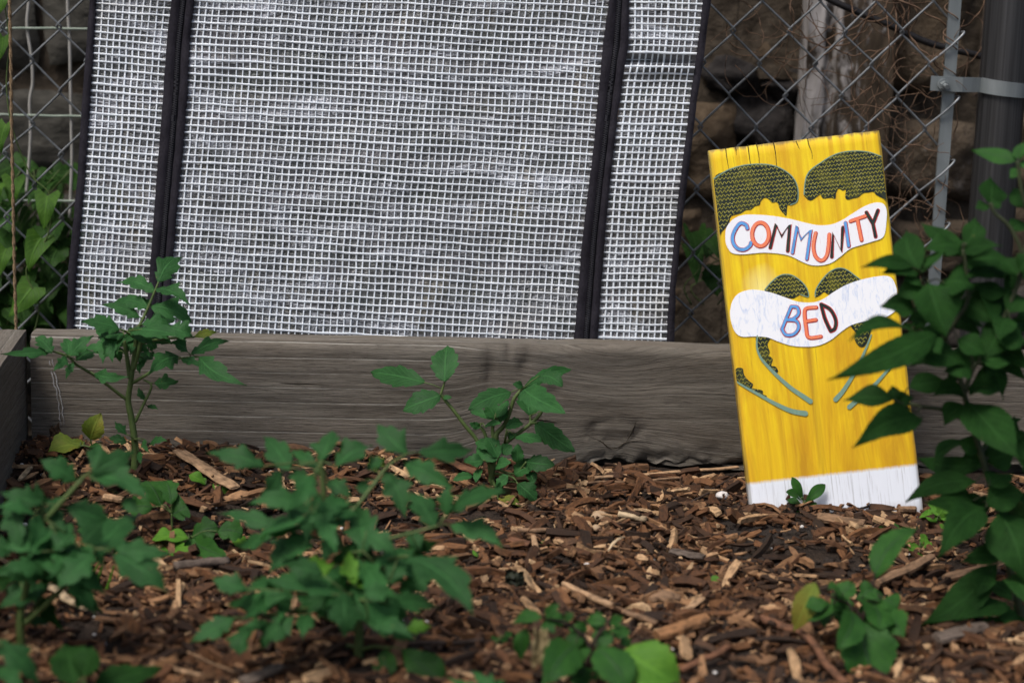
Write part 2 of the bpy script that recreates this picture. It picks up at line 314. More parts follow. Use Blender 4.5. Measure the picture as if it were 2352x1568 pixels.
def stone_mat():
    t = NT('rubble_stone'); o = t.obj(); r = t.isl(); n = t.noise(o, 16, 7, 0.68); n2 = t.noise(o, 75, 5, 0.65)
    c = t.ramp(r, [(0.0, (0.060, 0.050, 0.042)), (0.3, (0.105, 0.077, 0.050)), (0.5, (0.070, 0.066, 0.060)), (0.7, (0.125, 0.090, 0.056)), (0.85, (0.080, 0.074, 0.066)), (1.0, (0.075, 0.055, 0.042))])
    c = t.mix(1.0, c, t.ramp(n, [(0.25, 0.4), (0.5, 0.95), (0.8, 1.5)]), 'MULTIPLY')
    c = t.mix(t.ramp(t.noise(o, 22, 5, 0.7), [(0.62, 0.0), (0.70, 0.5)]), c, (0.24, 0.22, 0.20))
    return t.end(t.pbr(c, 0.95, 0.1, t.bump(t.math('ADD', n, n2), 1.0, 0.012)))
M['stone'] = stone_mat()
M['stone_grey'] = simple('grey_stone_block', (0.028, 0.027, 0.023), (0.085, 0.080, 0.068), 22, 0.95, 0.1, 0, 0.9, (1, 1, 1.6), 0.008)
M['stone_brown'] = simple('brown_stone', (0.038, 0.027, 0.017), (0.140, 0.103, 0.068), 30, 0.95, 0.1, 0, 1.0, (1, 1, 1), 0.010)
M['mortar'] = simple('dark_mortar', (0.028, 0.022, 0.016), (0.085, 0.068, 0.050), 40, 0.95, 0.1, 0, 0.9, (1, 1, 1), 0.01)
def pier_mat():
    t = NT('flaking_white_paint'); o = t.obj(); sp = t.n('ShaderNodeSeparateXYZ', {0: o})
    n = t.noise(t.map(o, (2.2, 2.2, 0.7)), 26, 7, 0.68, 0.8); n2 = t.noise(t.map(o, (1, 1, 0.3)), 60, 5)
    bias = t.n('ShaderNodeMapRange', {0: sp.outputs[0], 1: -0.06, 2: 0.07, 3: 0.13, 4: -0.16}).outputs[0]
    mask = t.ramp(t.math('ADD', n, bias), [(0.50, 0.0), (0.60, 1.0)])
    base = t.mix(t.ramp(n2, [(0.3, 0.0), (0.7, 1.0)]), (0.022, 0.016, 0.011), (0.080, 0.060, 0.041))
    c = t.mix(mask, base, t.mix(t.ramp(n2, [(0.35, 0.0), (0.7, 1.0)]), (0.20, 0.185, 0.17), (0.36, 0.34, 0.33)))
    return t.end(t.pbr(c, 0.9, 0.15, t.bump(t.math('ADD', mask, n2), 0.6, 0.003)))
M['pier'] = pier_mat()
M['ground'] = simple('earth', (0.03, 0.022, 0.016), (0.075, 0.06, 0.042), 8, 0.95, 0.1, 0, 0.6, (1, 1, 1), 0.02)

# ------------------------------------------------------------------ ground and soil
b = MB(); b.grid(lambda u, v: ((u-0.5)*200, (v-0.3)*200, -0.09), 8, 8); g = b.build('ground', M['ground']); g['kind'] = 'structure'
b = MB(); b.grid(lambda u, v: ((lambda x, y: (x, y, soil(x, y)))(lerp(-0.95, 1.25, u), lerp(0.9, plankY(lerp(-0.95, 1.25, u))+0.02, v))), 230, 160)
g = b.build('soil', M['soil']); g['kind'] = 'structure'

# mulch
def chip(mb, c, L, W, T, rot, st=4, rough=0.25):
    vs = []; uvs = []
    bend = random.uniform(-0.12, 0.12)
    for i in range(st):
        t = i/(st-1); k = 1.0 if 0 < i < st-1 else random.uniform(0.25, 0.9)
        cx = (t-0.5)*L; cz = bend*L*(1-(2*t-1)**2)
        for (sy, sz) in ((-1, -1), (1, -1), (1, 1), (-1, 1)):
            p = Vector((cx+random.uniform(-rough, rough)*L*0.12, sy*W*0.5*k*(1+random.uniform(-rough, rough)), cz+sz*T*0.5*(1+random.uniform(-rough, rough))))
            vs.append(c + rot @ p); uvs.append((t*L*40, (sy*W*0.5+sz*T*0.4)*14))
    fs = [(i*4+k, (i+1)*4+k, (i+1)*4+(k+1) % 4, i*4+(k+1) % 4) for i in range(st-1) for k in range(4)] + [(0, 1, 2, 3), tuple((st-1)*4+k for k in (3, 2, 1, 0))]
    mb.add(vs, fs, uvs)
def bare(x, y):
    v = fbm(x*6+4, y*6, 7)
    return v > 0.27
mul = MB(); rnd = random.Random(11); random.seed(3)
n = 0
while n < 26000:
    y = rnd.uniform(1.25, 2.33); x = rnd.uniform(-1, 1)*(0.30*y+0.12)
    if y > plankY(x)-0.015: continue
    if bare(x, y) and rnd.random() < 0.75: continue
    n += 1; q = rnd.random()
    if q < 0.60: L, W, T = rnd.uniform(0.006, 0.016), rnd.uniform(0.0015, 0.004), rnd.uniform(0.001, 0.0025)
    elif q < 0.89: L, W, T = rnd.uniform(0.012, 0.030), rnd.uniform(0.0022, 0.0075), rnd.uniform(0.0015, 0.005)
    else: L, W, T = rnd.uniform(0.025, 0.055), rnd.uniform(0.004, 0.012), rnd.uniform(0.003, 0.007)
    rot = Matrix.Rotation(rnd.uniform(0, 6.283), 3, 'Z') @ Matrix.Rotation(rnd.gauss(0, 0.26), 3, 'Y') @ Matrix.Rotation(rnd.gauss(0, 0.5), 3, 'X')
    chip(mul, Vector((x, y, soil(x, y)+rnd.uniform(0.0, 0.008)+T*0.3)), L, W, T, rot, 3 if q < 0.60 else 4)
o = mul.build('mulch', M['chips'], smooth=False); o['kind'] = 'stuff'; o['label'] = 'brown shredded wood mulch covering the dark soil'
ico_cache = None
def blob(mb, c, r, seed=0, nu=8, nv=5, rough=0.18, mi=0):
    vs = []; fs = []
    for j in range(nv+1):
        th = math.pi*j/nv
        for i in range(nu):
            ph = 2*math.pi*i/nu; d = Vector((math.sin(th)*math.cos(ph), math.sin(th)*math.sin(ph), math.cos(th)))
            k = 1+rough*noise.noise(d*1.7+Vector((seed, seed*2.3, 0)))
            vs.append(Vector(c)+Vector((d.x*r[0], d.y*r[1], d.z*r[2]))*k)
    for j in range(nv):
        for i in range(nu): fs.append((j*nu+i, (j+1)*nu+i, (j+1)*nu+(i+1) % nu, j*nu+(i+1) % nu))
    mb.add(vs, fs, None, mi)
pe = MB()
for i in range(420):
    y = rnd.uniform(1.3, 2.32); x = rnd.uniform(-1, 1)*(0.30*y+0.05)
    if not bare(x, y) and rnd.random() < 0.6: continue
    r = rnd.uniform(0.0008, 0.0024); blob(pe, (x, y, soil(x, y)+0.003), (r*1.3, r, r), i, 6, 4)
o = pe.build('perlite_grains', M['perlite']); o['kind'] = 'stuff'; o['label'] = 'scattered white perlite grains in the dark soil'

cr_ = MB()
for i in range(4200):
    y = rnd.uniform(1.3, 2.33); x = rnd.uniform(-1, 1)*(0.30*y+0.05)
    if y > plankY(x)-0.012 or (not bare(x, y) and y < 2.2 and rnd.random() < 0.75): continue
    r = rnd.uniform(0.0012, 0.0042)*(1 if rnd.random() < 0.9 else 1.7); blob(cr_, (x, y, soil(x, y)+r*0.5), (r*1.2, r, r*0.9), i, 6, 4, 0.7)
o = cr_.build('soil_crumbs', M['soil'], smooth=False); o['kind'] = 'stuff'; o['label'] = 'dark crumbs of soil between the wood chips'

# ------------------------------------------------------------------ raised bed boards
bx0 = at(72, 800, 2.325).x; TH = 0.038; BXR = 1.3
knots = [(at(1150, 825, plankY(0)), 0.020, 0.034, 1.0), (at(1412, 985, plankY(0.12)), 0.032, 0.022, 0.9), (at(1395, 850, plankY(0.1)), 0.05, 0.03, 0.0)]
def grain_uv(x, z):
    v = z
    for k, sx, sz, _ in knots:
        dx = (x-k.x)/(sx*2.0); dz = (z-k.z)/(sz*1.1); v += 0.016*math.exp(-dx*dx)*math.tanh(dz)*1.0 if abs(dz) < 6 else 0
    return (x, v + 0.0008*fbm(x*2, z*6, 2))
def knot_mark(x, z):
    m = 0.0; f1 = fbm(x*90, z*60, 4); f2 = fbm(x*40, z*160, 9)
    for (cx, cy, wx, wz) in KS:
        p = KP(cx, cy); m = max(m, 1.25*math.exp(-((x-p.x+0.004*f1)/wx)**2-((z-p.z)/wz)**2)*(0.75+0.5*f1))
    k = knots[1][0]; d = math.sqrt(((x-k.x)/0.034)**2+((z-k.z)/0.014)**2)+0.35*f2; m = max(m, 0.8*math.exp(-((d-0.9)/0.22)**2))
    return min(1.0, max(0.0, m))
KP = lambda x, y: at(x, y, plankY(0))
KS = [(1122, 848, 0.006, 0.026), (1203, 822, 0.007, 0.018), (1165, 800, 0.004, 0.014), (1260, 905, 0.02, 0.004), (1640, 1040, 0.03, 0.006)]
bed = thing('raised_bed_frame', 'weathered grey timber frame of the raised bed behind the mulch', 'garden bed', (0, plankY(0), 0))
def board_section(mb, X, zlo, yf):
    pass
NX, NZ = 330, 26
bb = MB()
def zlow(x):
    base = min(soil(x, plankY(x)-0.02)-0.03, ZR-0.02)
    if x > 0.0:
        k = min(1, (x-0.0)/0.12); base = lerp(base, ZR+0.010+0.010*fbm(x*14, 5, 2)+0.004*fbm(x*70, 2, 1), k)
    return base
def front(u, v):
    x = lerp(bx0, BXR, u); zt = ZTOP+0.0025*fbm(x*5, 1)+0.001*fbm(x*30, 1); z = lerp(zlow(x), zt, v)
    rnd_ = max(0, (v-0.955)/0.045); dep = 0.006*rnd_**2 + 0.0012*fbm(x*6, z*160, 2) + 0.002*fbm(x*4, z*20, 5)
    dep += 0.004*knot_mark(x, z)
    if x > 0.02 and v < 0.12: dep += (0.12-v)/0.12*0.010*abs(fbm(x*20, v*20, 3))*2
    return (x, plankY(x)+dep, z)
bb.grid(front, NX, NZ, 0, lambda u, v: grain_uv(lerp(bx0, BXR, u), front(u, v)[2]), lambda u, v: knot_mark(lerp(bx0, BXR, u), front(u, v)[2]))
def top(u, v):
    x = lerp(bx0, BXR, u); f = front(u, 1.0); return (x, lerp(f[1], plankY(x)+TH, v), f[2]+0.002*math.sin(v*3)+0.0008*fbm(x*8, v*9, 2))
bb.grid(top, NX, 5, 0, lambda u, v: (lerp(bx0, BXR, u), 0.4+v*TH))
bb.grid(lambda u, v: (lerp(bx0, BXR, u), plankY(lerp(bx0, BXR, u))+TH, lerp(ZTOP, -0.08, v)), 40, 1, 0, lambda u, v: (lerp(bx0, BXR, u), v*0.2))
bb.grid(lambda u, v: (lerp(bx0, BXR, u), lerp(front(u, 0)[1], plankY(lerp(bx0, BXR, u))+TH, v), front(u, 0)[2]), NX, 1)
bb.grid(lambda u, v: (bx0, plankY(bx0)+u*TH, lerp(-0.08, ZTOP-0.001, v)), 2, 2, 0, lambda u, v: (u*0.04, v*0.2))
bb.build('back_board', M['board'], bed)
# splinters along the rotten bottom edge
for i in range(16):
    sp = MB()
    x = 0.05+0.045*i+random.uniform(-0.02, 0.02); z = zlow(x)
    chip(sp, Vector((x, plankY(x)+0.006, z+random.uniform(-0.004, 0.004))), random.uniform(0.02, 0.07), 0.006, random.uniform(0.003, 0.007), Matrix.Rotation(random.uniform(-0.12, 0.12), 3, 'Y'))
    sp.build('rotten_splinter', M['board'], bed, smooth=False)
for pts in ([(1344, 998), (1380, 1013), (1401, 1029), (1422, 1026), (1438, 1016), (1470, 1013), (1530, 1024)], [(1462, 966), (1452, 990), (1438, 1016)], [(1180, 960), (1230, 962), (1290, 972)], [(640, 880), (720, 882), (790, 887)]):
    c_ = MB(); c_.tube(cat([at(x, y, plankY(at(x, y, 2.35).x)-0.0003) for x, y in pts], 5), (lambda t: 0.0009*math.sin(math.pi*min(0.97, max(0.03, t)))), n=5, flat=0.5); c_.build('crack', M['crack'], bed)
dr = MB(); dpts = [at(112, 822, 2.3255-0.004), at(122, 870, 2.3225-0.002), at(133, 915, 2.322-0.001), at(140, 975, 2.321)]
for k, off in enumerate((0, 0.0035)):
    pts = [p+Vector((off+random.uniform(-0.001, 0.001), -0.001, 0)) for p in cat(dpts, 6)]
    dr.tube(pts, 0.0012, 0.0006, 5, flat=0.3)
t_ = NT('white_drip'); nn = t_.noise(t_.obj(), 120, 3)
M['drip'] = t_.end(t_.n('ShaderNodeMixShader', {0: t_.ramp(nn, [(0.35, 0.15), (0.65, 0.6)]), 1: t_.n('ShaderNodeBsdfTransparent').outputs[0], 2: t_.pbr((0.5, 0.5, 0.5), 0.8)}).outputs[0])
dr.build('white_streak', M['drip'], bed)
# side board
sd = Vector((-0.10, 1, 0)).normalized(); sn = Vector((sd.y, -sd.x, 0))
s0 = at(61, 792, 2.335); s0.z = 0
sb = MB(); SL = 1.6
def side(u, v):
    p = s0 - sd*(u*SL) + Vector((0, 0, lerp(-0.08, ZTOP+0.003, v))); k = 0.0015*fbm(u*8, v*40, 1); return p+sn*(-k)
suv = lambda u, v: (u*SL, v*0.22+3)
sb.grid(lambda u, v: side(1-u, v), 120, 24, 0, suv)
sb.grid(lambda u, v: side(1-u, 1)+sn*(-TH*1.15*v)+Vector((0, 0, 0.001*fbm(u*20, v*5))), 120, 4, 0, lambda u, v: (u*SL, 4+v*TH))
sb.grid(lambda u, v: s0+sn*(-TH*1.15*u)+Vector((0, 0, lerp(-0.08, ZTOP+0.003, v))), 2, 2, 0, lambda u, v: (u*0.04, v))
sb.grid(lambda u, v: s0-sd*(u*SL)+sn*(-TH*1.15)+Vector((0, 0, lerp(-0.08, ZTOP+0.003, v))), 4, 2, 0, lambda u, v: (u*SL, v))
sb.build('side_board', M['board'], bed)

# ------------------------------------------------------------------ clear mesh cover leaning on the fence
cov = thing('greenhouse_cover', 'clear plastic cover with white woven mesh and black zip edges, leaning on the fence', 'plant cover', at(850, 800, 2.43))
def prof(pts):
    def f(y):
        if y <= pts[0][1]: (x0, y0), (x1, y1) = pts[0], pts[2]
        elif y >= pts[-1][1]: (x0, y0), (x1, y1) = pts[-3], pts[-1]
        else:
            for i in range(len(pts)-1):
                if pts[i][1] <= y <= pts[i+1][1]: (x0, y0), (x1, y1) = pts[i], pts[i+1]; break
        return lerp(x0, x1, (y-y0)/(y1-y0))
    return f
eA = prof([(206, 0), (188, 238), (178, 405), (164, 547), (157, 614), (153, 742)])
eB = prof([(221, 0), (207, 238), (195, 405), (183, 547), (176, 619), (170, 742)])
eC = prof([(394, 0), (383, 95), (373, 238), (358, 428), (346, 595), (334, 745)])
eD = prof([(446, 0), (434, 119), (431, 214), (419, 357), (409, 452), (401, 547), (395, 614), (385, 750)])
eE = prof([(1399, 0), (1385, 103), (1373, 231), (1364, 333), (1351, 436), (1336, 564), (1326, 692), (1318, 779)])
eF = prof([(1445, 0), (1444, 103), (1431, 179), (1416, 292), (1405, 385), (1392, 513), (1382, 641), (1373, 779)])
eG = prof([(1615, 0), (1603, 103), (1598, 140), (1588, 205), (1575, 318), (1560, 436), (1547, 564), (1535, 702), (1531, 784)])
eH = prof([(1634, 0), (1624, 67), (1616, 138), (1601, 231), (1586, 359), (1570, 487), (1552, 666), (1549, 784)])
YT0, YB0 = -330, 850
def cov_pt(x, y, off=0.0):
    Y = 2.425 + 0.09*(YB0-y)/(YB0-YT0) + 0.006*fbm(x/260, y/300, 2) + 0.003*fbm(x/70, y/60, 5, 2)
    return at(x, y, Y-off)
def panel(name, fl, fr, slope, ncol, wcol, wrow, yphase=0.0, tight=1.0, crease=None):
    mb = MB(); xc = (fl(400)+fr(400))/2
    def yy(u, y):
        x = lerp(fl(y), fr(y), u); return x, y + slope*(x-lerp(fl(y), fr(y), 0.5))
    def P(u, y, off=0.0, w=0.0):
        x, y2 = yy(u, y); z = 0.0
        if crease: z = 0.016*math.exp(-((y2-crease)/9)**2) - 0.010*math.exp(-((y2-crease-16)/10)**2)
        wob = 0.6*fbm(x/60, y/40, 9, 2)+2.6*fbm(x/170, y/120, 4, 2)
        wobx = 1.0*fbm(x/90, y/60, 19, 2)+2.2*fbm(x/200, y/170, 14, 2)
        return cov_pt(x+wobx*min(1, 8*u, 8*(1-u)), y2+wob, off-z)
    # weft rows
    y = YT0+yphase; r = 0
    ncs = max(14, int(ncol*1.6))
    while y < YB0:
        ph = random.uniform(0, 99); pts = [P(i/ncs, y+1.0*noise.noise(Vector((i*0.22, ph, 0))), 0.0006) for i in range(ncs+1)]
        wd = wrow*random.uniform(0.8, 1.2)
        mb.tube(pts, (lambda t, wd=wd, ph=ph: wd*(1+0.30*noise.noise(Vector((t*ncol*0.6, ph, 1))))), n=6, flat=0.35, cap=False, side=(0, 1, 0.0))
        y += 16.9*tight*random.uniform(0.975, 1.025); r += 1
    for i in range(1, ncol):
        u = (i+random.uniform(-0.05, 0.05))/ncol; ph = random.uniform(0, 99); m = 75
        pts = [P(u+0.10/ncol*noise.noise(Vector((j*0.4, ph, 0))), lerp(YT0, YB0, j/m)) for j in range(m+1)]
        mb.tube(pts, wcol*random.uniform(0.8, 1.25), n=6, flat=0.35, cap=False, side=(0, 1, 0.0))
    nf = max(10, ncol)
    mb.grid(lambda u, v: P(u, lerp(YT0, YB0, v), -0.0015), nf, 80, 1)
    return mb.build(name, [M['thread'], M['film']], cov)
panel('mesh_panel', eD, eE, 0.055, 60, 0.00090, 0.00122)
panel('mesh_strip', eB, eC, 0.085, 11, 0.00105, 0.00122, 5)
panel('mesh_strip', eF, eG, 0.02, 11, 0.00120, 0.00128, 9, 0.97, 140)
def strip(name, fl, fr, mat, off, th=0.0016, wav=1.2, seed=0):
    mb = MB(); m = 90
    def P(u, v):
        y = lerp(YT0, YB0, v); x = lerp(fl(y), fr(y), u) + wav*noise.noise(Vector((y/40, seed, u)))
        bul = 0.0022*math.sin(math.pi*u)+0.0008*noise.noise(Vector((y/12, seed+5, u*3))); return cov_pt(x, y, off+bul)
    mb.grid(P, 4, m); mb.grid(lambda u, v: Vector(P(1-u, v))+Vector((0, th+0.002, 0)), 4, m)
    return mb.build(name, mat, cov)
strip('edge_binding', eA, eB, M['binding'], 0.003, seed=1); strip('edge_binding', eG, eH, M['binding'], 0.003, seed=2)
for (l, r, s) in ((eC, eD, 1), (eE, eF, 2)):
    k1 = (lambda y, l=l, r=r: lerp(l(y), r(y), 0.40)); k2 = (lambda y, l=l, r=r: lerp(l(y), r(y), 0.66))
    strip('edge_binding', l, k1, M['binding'], 0.004, seed=s+3); strip('edge_binding', k2, r, M['binding'], 0.004, seed=s+6)
    zt = strip('zip_tape', (lambda y, k=k1: k(y)-2), (lambda y, k=k2: k(y)+2), M['zip'], 0.0005, wav=0)
    z = MB(); y = YT0
    while y < YB0:
        x = lerp(l(y), r(y), 0.5); sgn = 1 if int((y-YT0)/2.6) % 2 else -1
        p = cov_pt(x+sgn*2, y, 0.0045); z.box(p, (0.0014, 0.0008, 0.0005)); y += 2.6
    z.build('zipper_teeth', M['teeth'], zt, smooth=False)

# ------------------------------------------------------------------ chain-link fence
FY = 2.62
fen = thing('chain_link_fence', 'grey galvanised chain-link fence with a dark steel post at its right end', 'fence', (at(2290, 780, FY).x, FY, -0.05))
px = (at(1813, 72, FY).x-at(1683, 72, FY).x)*0.995; qz = (at(1813, 72, FY).z-at(1808, 220, FY).z)
n0 = at(1813, 72, FY); xbar = at(2187, 72, FY).x; SHEAR = 0.024
wm = MB(); HW = px/2; HQ = qz/2; e = 0.0016
def wire(ci, clip=None):
    pts = []
    for j in range(-int((n0.z+0.06)/HQ)-1, int(0.75/HQ)+2):
        par = (ci+j) % 2; xx = n0.x+(ci if par == 0 else ci+1)*HW; s = -1 if par == 0 else 1
        zz = n0.z+j*HQ+SHEAR*(xx-n0.x)+0.003*fbm(ci*1.3, j*0.7, 2); xx += s*e+0.0025*fbm(ci*0.9, j*1.1, 8)
        for dz, dy, dx in ((-0.0032, -0.0022*s, -s*0.0014), (0, 0.0, s*0.0008), (0.0032, 0.0022*s, -s*0.0014)):
            pts.append(Vector((xx+dx, FY+dy*(1 if par == 0 else -1), zz+dz)))
    wm.tube(pts, 0.00155, n=6, cap=False)
nleft = int((n0.x+1.7)/HW); nright = int((xbar-n0.x)/HW)-1
for ci in range(-nleft, nright+1): wire(ci)
# end loops over the tension bar
ci = nright+1
for j in range(-int((n0.z+0.06)/HQ), int(0.75/HQ)+2):
    if (ci+j) % 2: continue
    xl = n0.x+ci*HW; zz = n0.z+j*HQ+SHEAR*(xl-n0.x); xe = xbar-0.0245*0+0.014
    wm.tube(cat([(xl, FY, zz), (lerp(xl, xe, 0.55), FY-0.012, zz+HQ*0.55), (xe-0.004, FY-0.013, zz+HQ*0.93), (xe, FY-0.006, zz+HQ*1.05), (xe-0.006, FY+0.006, zz+HQ*0.96)], 5), 0.00155, n=6)
    wm.tube(cat([(xl, FY, zz), (lerp(xl, xe, 0.5), FY+0.010, zz-HQ*0.5), (xe-0.002, FY+0.006, zz-HQ*0.9)], 4), 0.00155, n=6)
wm.build('wire_mesh', M['galv'], fen)
tb = MB(); tbx = xbar; tb.box((tbx, FY-0.004, 0.55), (0.0078, 0.0028, 0.62)); tb.build('tension_bar', M['galv_flat'], fen, smooth=False)
p_lo = at(2277, 512, FY+0.012); p_hi = at(2318, 0, FY+0.012); dirp = (p_hi-p_lo).normalized()
po = MB(); P0 = p_lo-dirp*0.36; P1 = p_lo+dirp*1.1; po.tube([lerp(P0, P1, i/8) for i in range(9)], 0.0305, n=32); post = po.build('post', M['post'], fen)
# brace band: lug by the bar, bent out and round the post
bz = at(2250, 200, FY).z; pc = lerp(P0, P1, (bz-P0.z)/(P1.z-P0.z)); rb = 0.0335; lugL = at(2140, 195, FY-0.02)
bpts = [(lugL.x, FY-0.013), (lugL.x+0.012, FY-0.013), (at(2205, 190, FY).x, FY-0.013)]
for i in range(0, 25):
    a = R(205+i*7.5); bpts.append((pc.x+rb*math.cos(a), pc.y+rb*math.sin(a)))
bd = MB(); hb = 0.0095; bt = 0.0016
sm = [Vector((p[0], p[1], 0)) for p in bpts]
def band(u, v, ro):
    i = min(len(sm)-2, int(u*(len(sm)-1))); t = u*(len(sm)-1)-i; p = sm[i].lerp(sm[i+1], t); tg = (sm[i+1]-sm[i]).normalized(); nrm = Vector((tg.y, -tg.x, 0))
    q = p+nrm*ro; return (q.x, q.y, bz+0.004-0.010*u+lerp(-hb, hb, v))
K = (len(sm)-1)*2
bd.grid(lambda u, v: band(u, v, bt), K, 1); bd.grid(lambda u, v: band(u, 1-v, -bt), K, 1)
bd.grid(lambda u, v: (lambda a, c: tuple(lerp(a[k], c[k], v) for k in range(3)))(band(u, 1, bt), band(u, 1, -bt)), K, 1); bd.grid(lambda u, v: (lambda a, c: tuple(lerp(a[k], c[k], v) for k in range(3)))(band(u, 0, -bt), band(u, 0, bt)), K, 1)
bd.grid(lambda u, v: (lambda a, c: tuple(lerp(a[k], c[k], u) for k in range(3)))(band(0, v, -bt), band(0, v, bt)), 1, 1)
band_o = bd.build('brace_band', M['galv_flat'], fen, smooth=False)
bo = MB(); bc = Vector((lugL.x+0.016, FY-0.016, bz+0.003))
bo.tube([bc+Vector((0, 0.003, 0)), bc+Vector((0, -0.003, 0))], 0.0075, n=16); bo.tube([bc+Vector((0, -0.002, 0)), bc+Vector((0.001, -0.008, -0.001))], 0.0055, n=6); bo.tube([bc+Vector((0, -0.007, 0)), bc+Vector((0.002, -0.017, -0.002))], 0.0032, n=10)
bo.build('bolt', M['galv_flat'], band_o, smooth=False)

# ------------------------------------------------------------------ stone wall behind
WY = 3.0
wall = thing('stone_wall', 'dark brown and grey rubble stone wall behind the fence', 'wall', (0, WY, -0.09))
st = MB(); rows = [(-0.09, 0.05), (0.05, 0.15), (0.15, 0.27), (0.27, 0.42), (0.42, 0.62), (0.62, 0.75), (0.75, 0.93), (0.93, 1.10), (1.10, 1.28)]
rs = random.Random(5); HP = at(1768, 268, WY)
for ri, (z0, z1) in enumerate(rows):
    x = -2.6+rs.uniform(0, 0.2)
    while x < 2.6:
        wd = rs.uniform(0.10, 0.26)*(1.5 if x < -0.25 else 1); gap = rs.uniform(0.006, 0.02); zz0 = z0+rs.uniform(-0.01, 0.02); zz1 = z1-rs.uniform(0.0, 0.03); yo = rs.uniform(-0.02, 0.03)*(0.25 if x < -0.25 else 1); sd_ = rs.uniform(0, 90)
        hole = x-0.02 < HP.x < x+wd+0.02 and zz0-0.01 < HP.z < zz1+0.02
        if not hole:
            def sf(u, v, x=x, wd=wd, z0=zz0, z1=zz1, yo=yo, sd_=sd_):
                eu = min(u, 1-u)*2; ev = min(v, 1-v)*2; ed = min(1, eu*3.0)*min(1, ev*3.0)
                px_ = x+u*wd+0.012*noise.noise(Vector((v*3, sd_, 0))); pz = lerp(z0, z1, v)+0.012*noise.noise(Vector((u*3, sd_, 4)))
                return (px_, WY+yo+(0.014 if x < -0.25 else 0.022)*(1-ed**0.4)-0.018*fbm(px_*9, pz*9, sd_)-0.006*fbm(px_*40, pz*40, sd_), pz)
            st.grid(sf, 16, 12, 1 if x < -0.25 else (2 if 0.0 < x < 0.46 else 0))
        x += wd+gap
st.build('rubble', [M['stone'], M['stone_grey'], M['stone_brown']], wall)
mo = MB(); 
for (xa, xb, za, zb, ya, yb) in ((-2.7, HP.x-0.055, -0.09, 1.29, 0.018, 0.22), (HP.x+0.06, 2.7, -0.09, 1.29, 0.018, 0.22), (HP.x-0.055, HP.x+0.06, -0.09, HP.z-0.05, 0.02, 0.22), (HP.x-0.055, HP.x+0.06, HP.z+0.055, 1.29, 0.02, 0.22), (-2.7, 2.7, -0.09, 1.29, 0.225, 0.30)):
    mo.box(((xa+xb)/2, WY+(ya+yb)/2, (za+zb)/2), ((xb-xa)/2, (yb-ya)/2, (zb-za)/2))
ds = MB(); blob(ds, HP+Vector((-0.005, 0.075, -0.01)), (0.085, 0.07, 0.075), 3, 28, 18, 0.5); blob(ds, HP+Vector((0.035, 0.06, 0.045)), (0.05, 0.05, 0.03), 8, 20, 12, 0.5); blob(ds, HP+Vector((-0.06, 0.03, 0.055)), (0.045, 0.04, 0.03), 12, 20, 12, 0.5)
ds.build('hollow_stone', simple('shade_dark_stone', (0.010, 0.009, 0.009), (0.040, 0.036, 0.034), 40, 0.95, 0.1, 0, 1.0, (1, 1, 1), 0.008), wall)  # near-black stones carry the hollow's shade in their colour
mo.build('mortar_core', M['mortar'], wall, smooth=False)
pr = MB(); pxa = at(1852, 200, WY-0.07).x; pxb = at(2052, 200, WY-0.07).x
pc_ = ((pxa+pxb)/2, WY-0.02, 0.55)
pier = thing('pier_placeholder', '', '', pc_) if False else None
pr.grid(lambda u, v: (lerp(pxa, pxb, u)+0.004*fbm(u*3, v*20), WY-0.062+0.012*(abs(u-0.28) < 0.06)+0.004*fbm(u*8, v*40), lerp(-0.08, 1.28, v)), 40, 80)
pr.grid(lambda u, v: (pxa, lerp(WY+0.05, WY-0.062, u), lerp(-0.08, 1.28, v)), 2, 2); pr.grid(lambda u, v: (pxb, lerp(WY-0.062, WY+0.05, u), lerp(-0.08, 1.28, v)), 2, 2)
po_ = pr.build('painted_pier', M['pier'], None, org=pc_); po_.parent = wall; po_.location = Vector(pc_)-Vector((0, WY, -0.09)); ORG[po_.name] = Vector(pc_)

# ------------------------------------------------------------------ wires, cable, twine
tr = thing('wire_trellis', 'pale green wire garden fencing behind the chain-link at far left', 'trellis', at(100, 700, 2.74))
TY = 2.74
for y0 in (-140, 62, 262, 457):
    tm = MB(); a = at(-330, y0-2, TY); c = at(420, y0+8, TY); tm.tube([lerp(a, c, i/20)+Vector((0, 0, 0.0015*fbm(i*0.6, y0))) for i in range(21)], 0.0017, n=6)
    tm.build('horizontal_wire', M['trellis'], tr)
for pts in ([(62, -60), (66, 0), (62, 60), (72, 130), (75, 190), (68, 235), (70, 320), (60, 450)], [(158, -60), (155, 0), (160, 100), (162, 200), (164, 300), (165, 370), (160, 500)], [(300, -50), (296, 300), (290, 600)], [(-80, -50), (-78, 300), (-85, 600)]):
    tv = MB(); tv.tube(cat([at(x, y, TY+0.004) for x, y in pts], 6), 0.0024, n=6)
    tv.build('upright_wire', M['trellis_w'], tr)
cb = MB(); cpts = [(1780, -90), (1850, -35), (1920, 6), (1985, 34), (2060, 66), (2120, 94), (2180, 112), (2240, 126), (2330, 150), (2460, 165)]
cb.tube(cat([at(x, y, 2.72) for x, y in cpts], 6), 0.0048, n=10)
tag(cb.build('cable', M['cable'], org=at(1985, 34, 2.72)), 'thick black cable sagging behind the fence at upper right', 'cable')
tw = MB(); tp = [(20, -80), (22, 0), (25, 150), (27, 300), (30, 450), (33, 600), (37, 745), (40, 830)]; pp = cat([at(x, y, 2.50) for x, y in tp], 14)
for k in range(2): tw.tube([p+Vector((math.cos(i*1.1+k*math.pi), math.sin(i*1.1+k*math.pi), 0))*0.0011 for i, p in enumerate(pp)], 0.0015, n=6)
tag(tw.build('twine', M['rope'], org=at(37, 745, 2.5)), 'brown twisted twine hanging down the left edge', 'twine')

